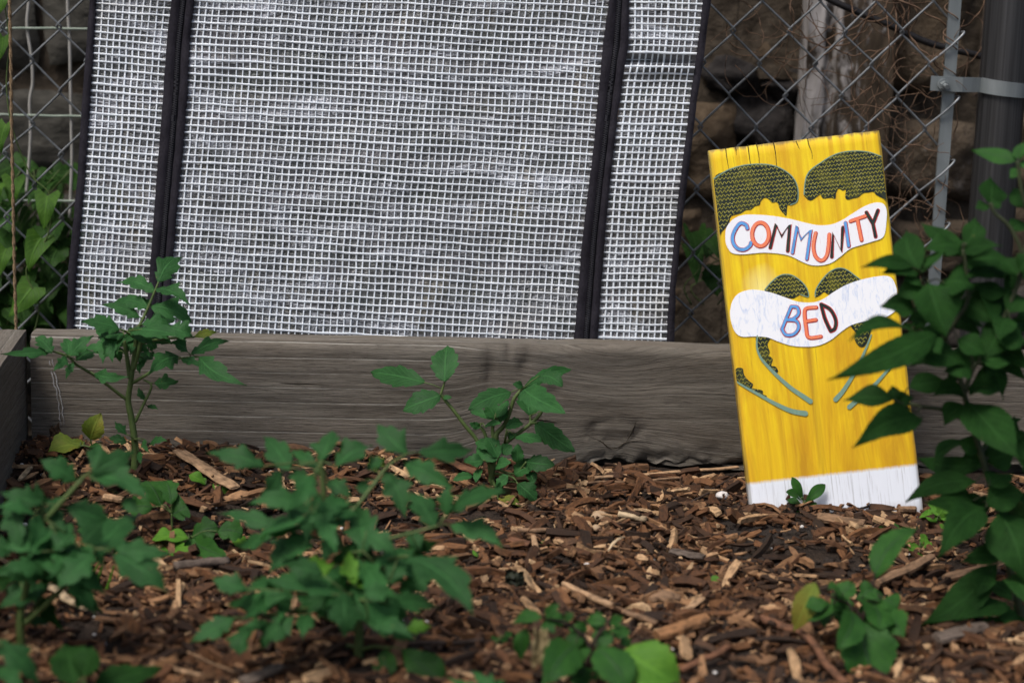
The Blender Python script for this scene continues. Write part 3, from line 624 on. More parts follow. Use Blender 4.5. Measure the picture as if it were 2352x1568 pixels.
# dry tendrils
dv = thing('dry_vine', 'tangle of thin dry brown vine stems on the fence beside the steel bar', 'dry vine', at(2100, 600, 2.64))
dm = MB(); rd = random.Random(21)
def tendril(x, y, Y, n, stp, ang, cur, r):
    pts = []; c = cur
    for i in range(n):
        pts.append(at(x, y, Y)); ang += c+rd.gauss(0, 0.25); c += rd.gauss(0, 0.06); c = max(-0.4, min(0.4, c)); x += stp*math.cos(ang); y += stp*math.sin(ang); Y += rd.gauss(0, 0.006); Y = max(2.585, min(2.72, Y))
    dm.tube(cat(pts, 3), r, r*0.5, n=5, cap=False)
for i in range(85): tendril(rd.gauss(2075, 55), rd.uniform(120, 620), rd.uniform(2.60, 2.68), rd.randint(6, 13), rd.uniform(10, 20), rd.uniform(0, 6.28), rd.uniform(-0.25, 0.25), rd.uniform(0.0004, 0.0009))
for i in range(26): tendril(rd.uniform(1640, 2050), rd.uniform(-20, 150), rd.uniform(2.60, 2.68), rd.randint(8, 14), rd.uniform(12, 22), rd.uniform(0.5, 2.6), rd.uniform(-0.2, 0.2), rd.uniform(0.0004, 0.0008))
for i in range(9): tendril(rd.uniform(1990, 2090), -30, rd.uniform(2.63, 2.70), 26, 18, 1.57+rd.uniform(-0.3, 0.3), 0, rd.uniform(0.0008, 0.0016))
dm.build('stems', M['dry'], dv)
for z0 in (-10, 60, 380, 520):
    wr = MB(); p = []
    for i in range(26):
        a = i*0.5; y = z0+i*4.6; x = 2187-0.046*y; c0 = at(x, y, FY-0.004); p.append(c0+Vector((math.cos(a)*0.0095, math.sin(a)*0.006, 0)))
    wr.tube(p, 0.0009, 0.0007, n=5)
    wr.build('wrapped_stem', M['dry'], dv)

# ------------------------------------------------------------------ leaves
def width_profile(kind, t, rng_ph, sgn):
    if kind == 'tom':
        if t <= 0 or t >= 1: return 0.02
        w = (t/0.34)**0.62 if t < 0.34 else ((1-t)/0.66)**1.08
        n = 3.4; f = (t*n+rng_ph+0.2*sgn) % 1.0; return w*(0.66+0.50*f**0.9*min(1, (1-t)*2.4))
    if kind == 'lance':
        w = (math.sin(math.pi*min(1, t**0.78)))**1.25 if 0 < t < 1 else 0.02
        return w*(0.95+0.08*((t*12+rng_ph) % 1))
    if kind == 'ovate':
        w = (math.sin(math.pi*min(1, t**0.66)))**1.1 if 0 < t < 1 else 0.02
        return w*(0.90+0.17*((t*6+rng_ph+0.2*sgn) % 1))
    if kind == 'tooth':
        w = (math.sin(math.pi*min(1, t**0.86)))**0.75 if 0 < t < 1 else 0.02
        return w*(0.80+0.26*((t*4.3+rng_ph+0.2*sgn) % 1)**0.8)
    if kind == 'obov':
        return (math.sin(math.pi*min(1, t**1.55)))**0.75*0.98+0.06*(1-t) if 0 < t < 1 else 0.05
    if kind == 'heart':
        return min(1, t*7+0.45)**0.5*(1-t)**0.85+0.01
    if kind == 'lobed':
        w = (math.sin(math.pi*min(1, t**0.9)))**0.6 if 0 < t < 1 else 0.05
        return w*(0.62+0.38*abs(math.sin(t*7.5+rng_ph)))
    return math.sin(math.pi*t)
def leaf(mb, B, T, wreal, N, kind, rg, mi=0, curl=None):
    A = T-B; L = A.length
    if L < 1e-5: return
    A = A/L; N = (N-A*N.dot(A)).normalized(); W = N.cross(A).normalized()
    rows = {'tom': 30, 'lance': 26, 'ovate': 20, 'lobed': 20, 'tooth': 26}.get(kind, 12); cols = 6
    arch = rg.uniform(0.03, 0.13)*L; fold = rg.uniform(0.10, 0.42); wav = rg.uniform(0.02, 0.07)*wreal; ph = rg.random(); wf = rg.uniform(7, 12); tw = rg.uniform(-0.3, 0.3); bend = rg.uniform(-0.09, 0.09)*L
    if curl: fold += curl
    vs = []; uvs = []
    for i in range(rows+1):
        t = i/rows; t_ = t
        for j in range(-cols//2, cols//2+1):
            s = j/(cols/2); a = abs(s); w = width_profile(kind, t, ph, 1 if s > 0 else 0)*wreal*0.5
            al = t*L
            if kind == 'heart': al -= 0.20*L*a*(1-t)**3
            if kind in ('tom', 'lobed', 'ovate'): al += 0.16*wreal*a*a*math.sin(math.pi*t)
            p = B + A*al + W*(s*w + bend*math.sin(math.pi*t)) + N*(arch*math.sin(math.pi*t*0.95) + fold*a*w + wav*a*math.sin(t*wf+ph*6+(2 if s > 0 else 0)) - 0.05*wreal*a*a + tw*s*w*t)
            vs.append(p); uvs.append((0.5+0.5*s, t))
    k = cols+1
    fs = [(i*k+j, i*k+j+1, (i+1)*k+j+1, (i+1)*k+j) for i in range(rows) for j in range(cols)]
    mb.add(vs, fs, uvs, mi)
def leaf_px(mb, Z, B, tx, ty, wz, kind, rg, mi=0, hint=None, curl=None):
    ox, oy, s = Z; X, Yp = ox+tx*s, oy+ty*s
    N = Vector(hint) if hint else Vector((rg.gauss(0, 0.42), -0.55+rg.gauss(0, 0.26), 0.78+rg.gauss(0, 0.2)))
    N.normalize(); V = (B-CAM).normalized()
    if abs(N.dot(V)) < 0.35: N = (N-V*0.7).normalized()
    T = onplane(X, Yp, B, N)
    flat = B + (at(X, Yp, B.y)-B); app = (flat-B).length
    if (T-B).length > 1.8*app or (T-B).dot(flat-B) <= 0: T = flat.lerp(T, 0.0); N = (-V+Vector((0, 0, 0.5))).normalized()
    A = (T-B).normalized(); N2 = (N-A*N.dot(A)).normalized(); W = N2.cross(A).normalized()
    fac = max(0.42, (W-V*W.dot(V)).length); wz *= {'tom': 0.88, 'lance': 1.18, 'ovate': 1.08, 'tooth': 1.06}.get(kind, 1.0); sc = (B-CAM).dot(M3 @ Vector((0, 0, -1)))/FPX
    leaf(mb, B, T, wz*s*sc/fac, N, kind, rg, mi, curl)
def around(seed, spots, n, ln, wf, spread=1.2):
    rg = random.Random(seed); out = []
    for i in range(n):
        cx, cy, R0 = rg.choice(spots); a = rg.uniform(0, 6.283); L = rg.uniform(*ln)
        bx, by = cx+R0*rg.random()*math.cos(a), cy+R0*rg.random()*math.sin(a)*0.7
        b_ = rg.gauss(0.45, 0.8) if math.cos(a) > 0 else math.pi-rg.gauss(0.45, 0.8)
        out.append((bx, by, bx+L*math.cos(b_), by+L*math.sin(b_)*0.9, L*wf*rg.uniform(0.75, 1.1)))
    return out
def plant(name, label, catg, Z, base, Yc, stems, leaves, mats, kind, seed, group=None, stem_r=(0.004, 0.0015), stem_mat=None):
    ox, oy, s = Z; rg = random.Random(seed)
    loc = base; root = thing(name, label, catg, loc, group)
    P = lambda x, y, dy=0.0: at(ox+x*s, oy+y*s, Yc+dy)
    sm_ = stem_mat or M['tomato_stem']
    mb = MB(); SP = []; WSC = {101: 1.2, 103: 1.08, 104: 1.08}.get(seed, 1.0)
    for i, sp_ in enumerate(stems):
        r0, r1 = stem_r if i == 0 else (stem_r[0]*0.6, stem_r[1])
        pts = [P(*q) for q in sp_]
        if i == 0: pts = [Vector((loc[0], loc[1], loc[2]-0.012))] + pts
        mb.tube(cat(pts, 6), r0, r1, n=9); SP += cat(pts, 6)
    mb.build('stem', sm_, root)
    for lf in leaves:
        dy, pet, lets = lf[0], lf[1], lf[2]; mi_name = lf[3] if len(lf) > 3 else mats; kd = lf[4] if len(lf) > 4 else kind
        lb = MB(); rach = []
        if pet:
            m = len(pet); rach = cat([P(q[0], q[1], dy*i/max(1, m-1)) for i, q in enumerate(pet)], 5)
            lb.tube(rach, stem_r[0]*0.42, stem_r[1]*0.55, n=7, mi=1)
        for qi, q in enumerate(lets):
            if not pet and qi: lb.build('leaf', [M[mi_name] if isinstance(mi_name, str) else mi_name, sm_], root); lb = MB()
            bx, by, tx, ty, wz = q[:5]; B = P(bx, by, dy+rg.uniform(-0.006, 0.006)); hint = q[5] if len(q) > 5 else None
            if rach:
                nr = min(rach, key=lambda p: (p-B).length)
                if (nr-B).length > 0.003: lb.tube([nr, lerp(nr, B, 0.5)+Vector((0, 0, 0.001)), B], 0.0007, 0.0006, n=5, mi=1)
                elif True: B = nr
            elif SP:
                nr = min(SP, key=lambda p: (p-B).length)
                if (nr-B).length > 0.003: lb.tube(cat([nr, lerp(nr, B, 0.5)+Vector((0, 0, 0.004)), B], 4), 0.0008, 0.0006, n=5, mi=1)
            leaf_px(lb, Z, B, tx, ty, wz*WSC, kd, rg, 0, hint)
        lb.build('leaf', [M[mi_name] if isinstance(mi_name, str) else mi_name, sm_], root)
    return root
ZA = (0, 784, 0.5); ZB = (392, 784, 0.5); ZC = (0, 549, 0.375); ZD = (803.9, 775, 0.25); ZE = (1033.6, 1177, 0.25); ZF = (1764, 287, 0.375); ZG = (1764, 861.3, 0.4509); Z1 = (0, 0, 0.476)
ZGi = lambda x, y: ((ZG[0]+x*ZG[2]-ZF[0])/ZF[2], (ZG[1]+y*ZG[2]-ZF[1])/ZF[2])

bA = gnd(309, 1104); YA = bA.y
plant('tomato_plant', 'tall tomato plant in focus in front of the left end of the back board', 'tomato plant', ZC, bA, YA,
 [[(825, 1400), (825, 1250), (805, 1100), (785, 990), (800, 880), (815, 770), (828, 650), (838, 560)], [(795, 850), (780, 740), (760, 620)], [(815, 800), (850, 680), (865, 600)]],
 [(0.01, [(838, 560), (885, 470), (940, 340), (972, 262)], [(972, 262, 1120, 112, 150), (940, 318, 715, 270, 100), (962, 305, 1165, 405, 115), (895, 420, 690, 392, 100), (925, 405, 1182, 520, 140), (860, 480, 610, 400, 90), (900, 440, 870, 350, 70)]),
  (-0.03, [(830, 590), (800, 560)], [(785, 560, 1142, 622, 125), (1040, 540, 1180, 590, 120), (870, 520, 1060, 540, 100)]),
  (-0.02, [(820, 600), (780, 570), (735, 552)], [(735, 552, 495, 505, 115), (760, 600, 640, 725, 120), (690, 600, 690, 760, 85), (800, 580, 950, 665, 90), (760, 585, 600, 600, 80)]),
  (-0.05, [(778, 985), (680, 910), (580, 835), (470, 770), (420, 722), (330, 690), (235, 680)], [(310, 688, 2, 702, 70), (320, 690, 215, 600, 110), (410, 720, 322, 812, 75), (420, 712, 390, 612, 105), (430, 715, 575, 590, 100), (450, 755, 402, 860, 50), (470, 745, 600, 690, 100), (575, 825, 805, 842, 85)]),
  (-0.03, [(815, 880), (890, 835), (960, 790), (1080, 735), (1215, 720)], [(1225, 720, 1515, 897, 145), (1170, 705, 1405, 628, 90), (1110, 735, 1258, 788, 60), (1095, 720, 902, 838, 140), (1150, 690, 1045, 632, 80)]),
  (0.03, [(850, 640), (1000, 610), (1190, 600)], [(1190, 598, 1332, 572, 60)], 'yellow'),
  (0.03, None, [(880, 735, 855, 825, 80), (900, 640, 965, 665, 70), (940, 690, 850, 760, 100), (650, 640, 680, 720, 70)]),
  (0.01, [(828, 1120), (880, 1010), (928, 900), (880, 862)], [(945, 880, 1092, 868, 95), (885, 985, 850, 900, 45), (900, 1020, 970, 1045, 40)]),
  (-0.01, [(830, 1240), (820, 1225)], [(775, 1195, 703, 1112, 62), (915, 1255, 1030, 1238, 62), (885, 1225, 922, 1312, 48), (775, 1245, 655, 1215, 66), (850, 1300, 860, 1380, 50)]), (0.02, None, around(1, [(800, 640, 120), (900, 560, 120), (640, 600, 90), (1080, 640, 80)], 16, (120, 210), 0.52))],
 'tomato', 'tom', 101, 'tomato plants in the mulched bed', (0.0048, 0.0020))
bB = gnd(1130, 1122); YB = bB.y
plant('tomato_plant', 'bushy tomato plant in focus in front of the knotty middle of the board', 'tomato plant', ZD, bB, YB,
 [[(1300, 1330), (1315, 1150), (1340, 950), (1350, 880), (1420, 800), (1470, 680), (1510, 560), (1570, 485)], [(1300, 1200), (1170, 950), (1050, 800), (960, 680), (870, 570), (835, 520)], [(1320, 1100), (1420, 980), (1570, 860), (1660, 790), (1750, 700), (1790, 590)], [(1290, 1250), (1250, 920), (1195, 815)], [(1330, 1000), (1310, 830), (1340, 700)]],
 [(0.0, [(835, 520), (855, 460), (870, 405)], [(870, 405, 895, 72, 250), (680, 412, 192, 322, 200), (830, 530, 485, 672, 200), (850, 550, 935, 550, 45)]),
  (-0.01, [(1570, 488), (1590, 470)], [(1590, 470, 2032, 293, 120), (1600, 480, 1982, 705, 220), (1590, 455, 1495, 428, 70), (1480, 500, 1085, 662, 165), (1740, 350, 1950, 450, 160)]),
  (0.02, [(1660, 790), (1652, 715)], [(1650, 715, 1600, 505, 230), (1760, 690, 1770, 565, 70)]),
  (-0.01, [(1660, 790), (1720, 780)], [(1700, 785, 2062, 1048, 190)]),
  (-0.01, None, [(1770, 670, 1925, 668, 60)], 'yellow'),
  (-0.01, None, [(1340, 740, 1250, 590, 150), (1330, 750, 1105, 678, 80), (1370, 790, 1430, 628, 110), (1340, 735, 1450, 575, 90), (1200, 815, 1100, 785, 70), (1240, 820, 1390, 790, 60)]),
  (-0.02, [(1420, 980), (1440, 850)], [(1430, 835, 1592, 790, 95), (1520, 905, 1765, 955, 120), (1460, 930, 1530, 880, 80)]),
  (-0.02, None, [(1350, 1125, 1170, 990, 170), (1360, 1105, 1255, 915, 140), (1400, 1070, 1485, 985, 120), (1540, 1150, 1545, 975, 120), (1340, 1000, 1150, 960, 110), (1340, 1180, 1480, 1150, 120)]),
  (-0.03, [(1310, 1150), (1225, 1130)], [(1225, 1130, 1045, 1135, 120), (1200, 1200, 1155, 1330, 80), (1130, 1270, 945, 1312, 75)]),
  (-0.02, [(1330, 1200), (1510, 1250), (1620, 1140)], [(1615, 1135, 1882, 1172, 150), (1510, 1262, 1700, 1130, 140), (1630, 1230, 1692, 1342, 100)]),
  (-0.05, [(1320, 1250), (1470, 1268), (1540, 1340)], [(1540, 1340, 1712, 1502, 160), (1455, 1265, 1335, 1372, 95), (1400, 1330, 1320, 1405, 65)]),
  (-0.06, [(1310, 1300), (1340, 1400), (1360, 1480)], [(1360, 1490, 1572, 1552, 75), (950, 1450, 865, 1545, 70)], 'yellow')],
 'tomato', 'tooth', 102, 'tomato plants in the mulched bed', (0.0042, 0.0018))
bC = Vector((at(822, 1590, 1.70).x, 1.70, 0)); bC.z = soil(bC.x, bC.y); YC = 1.72
plant('tomato_plant', 'large blurred tomato plant spreading across the front centre', 'tomato plant', ZB, bC, YC,
 [[(862, 1500), (865, 1320), (845, 1120), (800, 980), (745, 860), (712, 760), (695, 600), (690, 550)], [(845, 1150), (850, 1040), (830, 980)], [(745, 860), (790, 780), (820, 730)]],
 [(0.04, [(700, 640), (690, 550)], [(690, 548, 742, 408, 135), (545, 588, 425, 430, 145), (430, 572, 165, 512, 120), (690, 600, 555, 500, 75), (760, 575, 926, 473, 125), (510, 600, 392, 748, 120), (720, 640, 830, 722, 105), (650, 690, 560, 800, 125), (640, 640, 540, 620, 90), (700, 700, 640, 800, 90)]),
  (0.05, [(745, 860), (850, 760), (930, 660), (1000, 570), (1085, 515)], [(1080, 512, 948, 378, 150), (1140, 510, 1392, 497, 125), (1075, 562, 1312, 684, 130), (985, 600, 1078, 812, 145), (870, 640, 905, 715, 75), (900, 590, 980, 540, 70)]),
  (0.0, [(750, 880), (620, 860), (540, 860)], [(515, 868, 208, 788, 100), (545, 720, 625, 925, 145), (605, 880, 450, 1065, 165), (480, 875, 305, 942, 80), (640, 800, 560, 740, 90)]),
  (0.0, [(800, 980), (950, 920), (1100, 880), (1230, 845)], [(1218, 850, 1098, 688, 140), (1275, 775, 1556, 688, 130), (1270, 800, 1285, 655, 90), (1285, 840, 1532, 952, 125), (1145, 965, 1075, 865, 90)]),
  (-0.03, [(800, 980), (880, 960)], [(895, 965, 860, 755, 175), (900, 870, 1042, 972, 115), (940, 1025, 1135, 955, 115), (700, 1000, 780, 880, 110)]),
  (-0.05, [(830, 1060), (1000, 1000), (1090, 985)], [(1085, 985, 1392, 1258, 205), (1000, 1110, 1100, 1000, 110)]),
  (-0.04, None, [(850, 1115, 822, 955, 95), (860, 1105, 935, 1015, 90), (840, 1085, 778, 1020, 75), (850, 1125, 930, 1100, 80), (700, 1100, 640, 980, 140)], 'bright'),
  (-0.07, [(845, 1150), (815, 1165)], [(815, 1172, 378, 1090, 130), (545, 1160, 258, 1212, 110), (350, 1135, 188, 1085, 115), (800, 1150, 802, 1350, 190), (700, 1070, 520, 1020, 120)]),
  (-0.09, [(850, 1180), (900, 1190)], [(900, 1180, 1112, 1372, 145), (1000, 1200, 1232, 1222, 115), (905, 1290, 1125, 1372, 100), (890, 1160, 1010, 1130, 110)]),
  (-0.05, [(1000, 1290), (1080, 1320)], [(1080, 1322, 1202, 1308, 75)], 'bright'),
  (-0.06, [(860, 1330), (700, 1260), (640, 1225), (500, 1245), (380, 1262), (285, 1270)], [(292, 1270, 82, 1382, 120), (405, 1280, 320, 1442, 130), (565, 1262, 405, 1412, 140), (640, 1250, 608, 1368, 100), (450, 1290, 330, 1310, 80)]),
  (-0.03, [(862, 1420), (930, 1400), (1000, 1405)], [(1000, 1412, 1002, 1538, 105), (1060, 1410, 1255, 1565, 150)], 'nightshade', 'obov'),
  (0.04, [(862, 1400), (740, 1390)], [(725, 1395, 700, 1562, 110)]), (-0.02, None, around(2, [(820, 1080, 160), (760, 1000, 150), (660, 940, 110), (900, 1130, 120), (730, 640, 90), (560, 1130, 110), (620, 800, 90), (1000, 1120, 120)], 42, (150, 270), 0.5)), (0.02, None, around(3, [(800, 1180, 180), (1000, 980, 120)], 10, (150, 240), 0.5), 'mint')],
 'tomato', 'tom', 103, 'tomato plants in the mulched bed', (0.0050, 0.0020))
bD = gnd(47, 1500); YD = bD.y
plant('tomato_plant', 'blurred tomato plant at the left front beside the side board', 'tomato plant', ZA, bD, YD,
 [[(95, 1380), (95, 1250), (140, 1050), (180, 850), (200, 760)], [(105, 1300), (250, 1170), (420, 990), (440, 960)], [(180, 850), (280, 740), (370, 640)]],
 [(0.03, [(280, 740), (370, 640), (400, 608)], [(350, 640, 183, 540, 125), (425, 605, 622, 500, 140), (430, 590, 455, 462, 90), (410, 612, 682, 730, 130), (570, 720, 640, 785, 80)]),
  (0.0, [(190, 800), (195, 745)], [(195, 745, 0, 690, 125), (305, 760, 532, 852, 155), (25, 755, 100, 985, 125), (130, 850, 232, 965, 110), (225, 805, 300, 705, 75), (200, 780, 170, 640, 80), (300, 880, 200, 760, 90)]),
  (-0.03, [(140, 1050), (90, 980)], [(60, 940, -60, 960, 110), (215, 1045, -5, 1042, 105), (130, 960, 40, 880, 110), (250, 960, 330, 880, 120)]),
  (-0.05, [(420, 1000), (440, 950)], [(430, 990, 645, 800, 175), (430, 970, 252, 1135, 150), (530, 950, 805, 970, 115), (525, 975, 772, 1152, 180), (380, 930, 470, 830, 130)]),
  (0.02, [(105, 1300), (220, 1120)], [(330, 1100, 480, 1245, 120), (220, 1120, -5, 1222, 140), (130, 1290, 262, 1270, 60)]), (-0.01, None, around(4, [(180, 880, 150), (330, 920, 140), (90, 950, 110), (460, 920, 90), (250, 1050, 110)], 30, (150, 270), 0.5)), (0.03, None, around(5, [(150, 1080, 140), (60, 1120, 100)], 8, (150, 230), 0.5), 'mint')],
 'tomato', 'tom', 104, 'tomato plants in the mulched bed', (0.0046, 0.0020))
bE = Vector((at(-40, 1600, 1.58).x, 1.58, 0)); bE.z = soil(bE.x, bE.y)
plant('tomato_seedling', 'young tomato shoot cut off by the bottom left corner', 'tomato plant', ZA, bE, 1.58,
 [[(-60, 1640), (-40, 1500), (-20, 1400)]],
 [(0.0, [(-20, 1420), (0, 1380)], [(-20, 1370, 185, 1585, 160), (-10, 1500, 110, 1600, 110)])], 'tomato', 'tom', 105, None, (0.0035, 0.0018))
bE = Vector((at(190, 1640, 1.60).x, 1.60, 0)); bE.z = soil(bE.x, bE.y)
plant('dark_seedling', 'dark blurred leafy seedling at the bottom edge left of the big tomato', 'weed', ZA, bE, 1.60,
 [[(390, 1640), (390, 1570)]],
 [(0.0, None, [(345, 1570, 300, 1388, 180), (385, 1540, 420, 1400, 120), (420, 1600, 745, 1495, 120)], 'mint')], 'mint', 'ovate', 106, None, (0.003, 0.0015))
bE = Vector((at(1130, 1640, 1.58).x, 1.58, 0)); bE.z = soil(bE.x, bE.y)
plant('low_seedling', 'jagged green leaf tips poking up at the bottom edge near the centre', 'weed', ZE, bE, 1.60,
 [[(380, 1750), (350, 1650)]],
 [(0.0, None, [(330, 1640, -30, 1500, 130), (340, 1640, 180, 1440, 120), (350, 1640, 380, 1460, 110), (360, 1640, 520, 1540, 100)])], 'tomato', 'tom', 107, None, (0.003, 0.0015))

# broadleaf weeds
bE = Vector((at(1358, 1600, 1.66).x, 1.66, 0)); bE.z = soil(bE.x, bE.y)
plant('broadleaf_weed', 'bright broad-leaved weed with purple veins at the bottom centre', 'weed', ZE, bE, 1.68,
 [[(1300, 1500), (1300, 1250), (1360, 1120), (1450, 1030)], [(1300, 1280), (1220, 1130), (1060, 1010), (860, 965)], [(1300, 1300), (1450, 1240), (1600, 1262)]],
 [(-0.01, None, [(1600, 1258, 2130, 1600, 430, (0.1, -0.75, 0.6))], 'bright'),
  (-0.02, None, [(1350, 1240, 1640, 1640, 330), (1160, 1200, 850, 1590, 340), (1275, 1240, 1140, 1495, 160)]),
  (0.0, None, [(1235, 1130, 1055, 1190, 150), (1330, 1230, 1465, 1075, 180)]),
  (0.0, None, [(1430, 1010, 1245, 990, 100), (1470, 1010, 1595, 955, 95), (1480, 1055, 1582, 1115, 90), (1435, 1005, 1328, 890, 60), (1575, 1150, 1660, 1225, 90)]),
  (0.0, None, [(840, 960, 562, 1025, 125), (880, 965, 1010, 835, 100), (895, 970, 1065, 985, 130), (700, 1060, 655, 1352, 140), (860, 985, 965, 1110, 100), (1060, 990, 1140, 920, 80)]), (0.02, None, around(8, [(1250, 1150, 120), (900, 1030, 90), (1450, 1080, 80)], 12, (110, 190), 0.7)), (0.0, None, around(9, [(1250, 1420, 120)], 4, (220, 300), 0.75))],
 'nightshade', 'ovate', 108, None, (0.0028, 0.0012), M['twig'])
bE = gnd(1966, 1500)
plant('broadleaf_weed', 'broad-leaved weed with a holed drooping leaf at the lower right', 'weed', ZG, bE, bE.y,
 [[(450, 1400), (470, 1280), (500, 1180), (530, 1090), (542, 1025)], [(480, 1230), (400, 1160), (330, 1130), (260, 1100)]],
 [(0.0, None, [(542, 1022, 772, 778, 135)]), (0.0, None, [(240, 1055, 130, 1305, 120)], 'yellow'),
  (-0.03, None, [(470, 1255, 560, 1590, 270, (0.05, -0.85, 0.5)), (430, 1200, 340, 1402, 140)]),
  (-0.01, None, [(520, 1150, 565, 1302, 190), (335, 1165, 198, 1252, 100), (350, 1130, 442, 1058, 90), (480, 1130, 545, 1085, 100), (600, 1200, 692, 1335, 140), (385, 1120, 305, 1085, 75), (300, 1150, 190, 1180, 80), (580, 1140, 660, 1180, 90)]), (0.02, None, around(10, [(450, 1200, 90), (560, 1180, 60), (330, 1180, 50)], 12, (80, 150), 0.75))],
 'nightshade', 'ovate', 109, None, (0.0026, 0.0012), M['twig'])
bE = gnd(1138, 1495)
plant('small_weed', 'tiny blurred weed beside the dark twig at bottom centre', 'weed', ZE, bE, bE.y, [[(430, 1230), (425, 1210)]],
 [(0.0, None, [(425, 1220, 262, 1315, 85), (410, 1195, 398, 1125, 65), (450, 1215, 525, 1262, 65), (500, 1130, 575, 1100, 60), (470, 1180, 540, 1140, 50)])], 'nightshade', 'ovate', 110, None, (0.0012, 0.0008))
bE = gnd(395, 1228)
plant('lobed_weed', 'small pale green weed with round crinkled leaves left of the big tomato', 'weed', ZA, bE, bE.y, [[(790, 850), (788, 790)]],
 [(0.0, None, [(740, 750, 670, 640, 130), (785, 745, 760, 640, 100), (790, 795, 855, 750, 120), (700, 760, 590, 770, 100)])], 'nightshade', 'lobed', 111, None, (0.0015, 0.0009))
bE = gnd(428, 1248)
plant('lobed_weed', 'low weed with deeply cut bright leaves above the grey log', 'weed', ZA, bE, bE.y, [[(860, 915), (872, 905)]],
 [(0.0, None, [(880, 900, 1000, 850, 110), (885, 910, 1042, 990, 110), (870, 905, 900, 990, 80), (1000, 870, 1115, 885, 110)]), (-0.01, None, [(865, 900, 700, 905, 75), (770, 925, 840, 1030, 130)], 'bright'), (0.02, None, [(1060, 900, 1150, 950, 60)], 'bright')], 'nightshade', 'lobed', 112, None, (0.0014, 0.0009))
bE = gnd(472, 1130)
plant('two_leaf_seedling', 'bright two-leaved seedling beside the tan wood chip', 'seedling', ZA, bE, bE.y, [[(942, 685), (948, 655)]],
 [(0.0, None, [(945, 655, 868, 612, 50), (955, 660, 1047, 695, 52), (945, 655, 930, 625, 25)])], 'bright', 'obov', 113, None, (0.0010, 0.0008))
bE = gnd(508, 1008)
plant('tiny_sprout', 'tiny green sprout against the back board by the pale wood block', 'seedling', ZA, bE, bE.y, [[(1012, 440), (1018, 390)]],
 [(0.0, None, [(1018, 382, 958, 382, 28), (1020, 385, 1050, 365, 42), (1015, 420, 1008, 448, 32), (1020, 400, 1055, 410, 30)])], 'nightshade', 'ovate', 114, None, (0.0010, 0.0007))
bE = gnd(205, 1045)
plant('yellowing_weed', 'weed with yellowing leaves in the left back corner of the bed', 'weed', ZA, bE, bE.y, [[(425, 500), (395, 480), (370, 480)], [(425, 500), (420, 470), (415, 450)]],
 [(0.0, None, [(370, 475, 222, 510, 85), (415, 452, 462, 328, 95), (390, 470, 300, 460, 40)], 'yellow'), (0.0, None, [(410, 480, 470, 495, 30)])], 'nightshade', 'ovate', 115, None, (0.0014, 0.0009))
bE = gnd(1845, 1178)
plant('grey_seedling', 'grey-green seedling standing against the white foot of the sign', 'seedling', ZG, bE, bE.y, [[(183, 690), (182, 640)]],
 [(0.0, None, [(180, 640, 122, 518, 48, (0, -1, 0.15)), (185, 660, 292, 555, 60, (0, -1, 0.3)), (165, 635, 92, 593, 42), (172, 655, 97, 632, 38), (200, 680, 247, 648, 38), (170, 692, 100, 690, 18)])], 'nightshade', 'obov', 116, None, (0.0014, 0.0010))
bE = gnd(2150, 1215)
plant('sign_side_weed', 'small bright weed beside the right foot of the sign', 'weed', ZG, bE, bE.y, [[(860, 770), (862, 740)]],
 [(0.0, None, [(862, 740, 795, 695, 75), (868, 740, 915, 650, 75), (862, 765, 905, 795, 55), (870, 720, 830, 640, 60), (880, 730, 930, 720, 50)])], 'bright', 'lobed', 117, None, (0.0012, 0.0008))
bE = gnd(2110, 1272)
plant('lime_weed', 'lime green weed sprig behind the reddish wood chunk at right', 'weed', ZG, bE, bE.y, [[(772, 900), (772, 870)]],
 [(0.0, None, [(772, 872, 695, 885, 55), (780, 865, 805, 812, 55), (766, 900, 748, 955, 65), (800, 960, 830, 1010, 60), (785, 880, 830, 850, 45)])], 'bright', 'lobed', 118, None, (0.0010, 0.0007))
bE = gnd(2022, 1228)
plant('pair_leaf_sprout', 'sprout of narrow green leaves on the mulch right of the sign centre', 'seedling', ZG, bE, bE.y, [[(575, 812), (575, 800)]],
 [(0.0, None, [(535, 808, 602, 738, 32), (580, 815, 688, 735, 36), (575, 815, 640, 800, 25)])], 'nightshade', 'lance', 119, None, (0.0009, 0.0006))
bE = gnd(1256, 1255)
plant('clover_sprout', 'tiny bright clover sprout in the middle of the mulch', 'seedling', ZE, bE, bE.y, [[(888, 310), (888, 292)]],
 [(0.0, None, [(888, 290, 838, 272, 40), (890, 290, 940, 278, 42), (888, 292, 892, 318, 34)])], 'bright', 'obov', 120, None, (0.0008, 0.0006))
bE = gnd(1098, 1288)
plant('grassy_sprout', 'tiny narrow-leaved sprout at the right edge of the big tomato', 'seedling', ZE, bE, bE.y, [[(260, 440), (258, 400)]],
 [(0.0, None, [(255, 405, 210, 335, 28), (268, 420, 315, 355, 28), (262, 430, 290, 400, 28), (258, 430, 230, 400, 22)])], 'bright', 'lance', 121, None, (0.0010, 0.0007))
bE = gnd(1647, 1345)
plant('curled_seedling', 'lime green curled seedling lying on the mulch below the sign', 'seedling', (1493, 746, 0.524), bE, bE.y, [[(315, 1155), (318, 1130)]],
 [(0.0, None, [(318, 1128, 258, 1120, 42), (318, 1128, 290, 1138, 26)])], 'bright', 'obov', 122, None, (0.0008, 0.0006))
gr = thing('grass_tuft', 'few green grass blades under the left tomato', 'grass tuft', gnd(228, 1370))
gb = MB(); YG = gnd(228, 1370).y
for pts in ([(208, 1345), (214, 1318), (228, 1292)], [(241, 1368), (252, 1332), (262, 1298)], [(222, 1340), (230, 1316), (236, 1296)]):
    gb.tube(cat([at(x, y, YG) for x, y in pts], 5), 0.0022, 0.0008, n=5, flat=0.3)
gb.build('blade', M['bright'], gr)

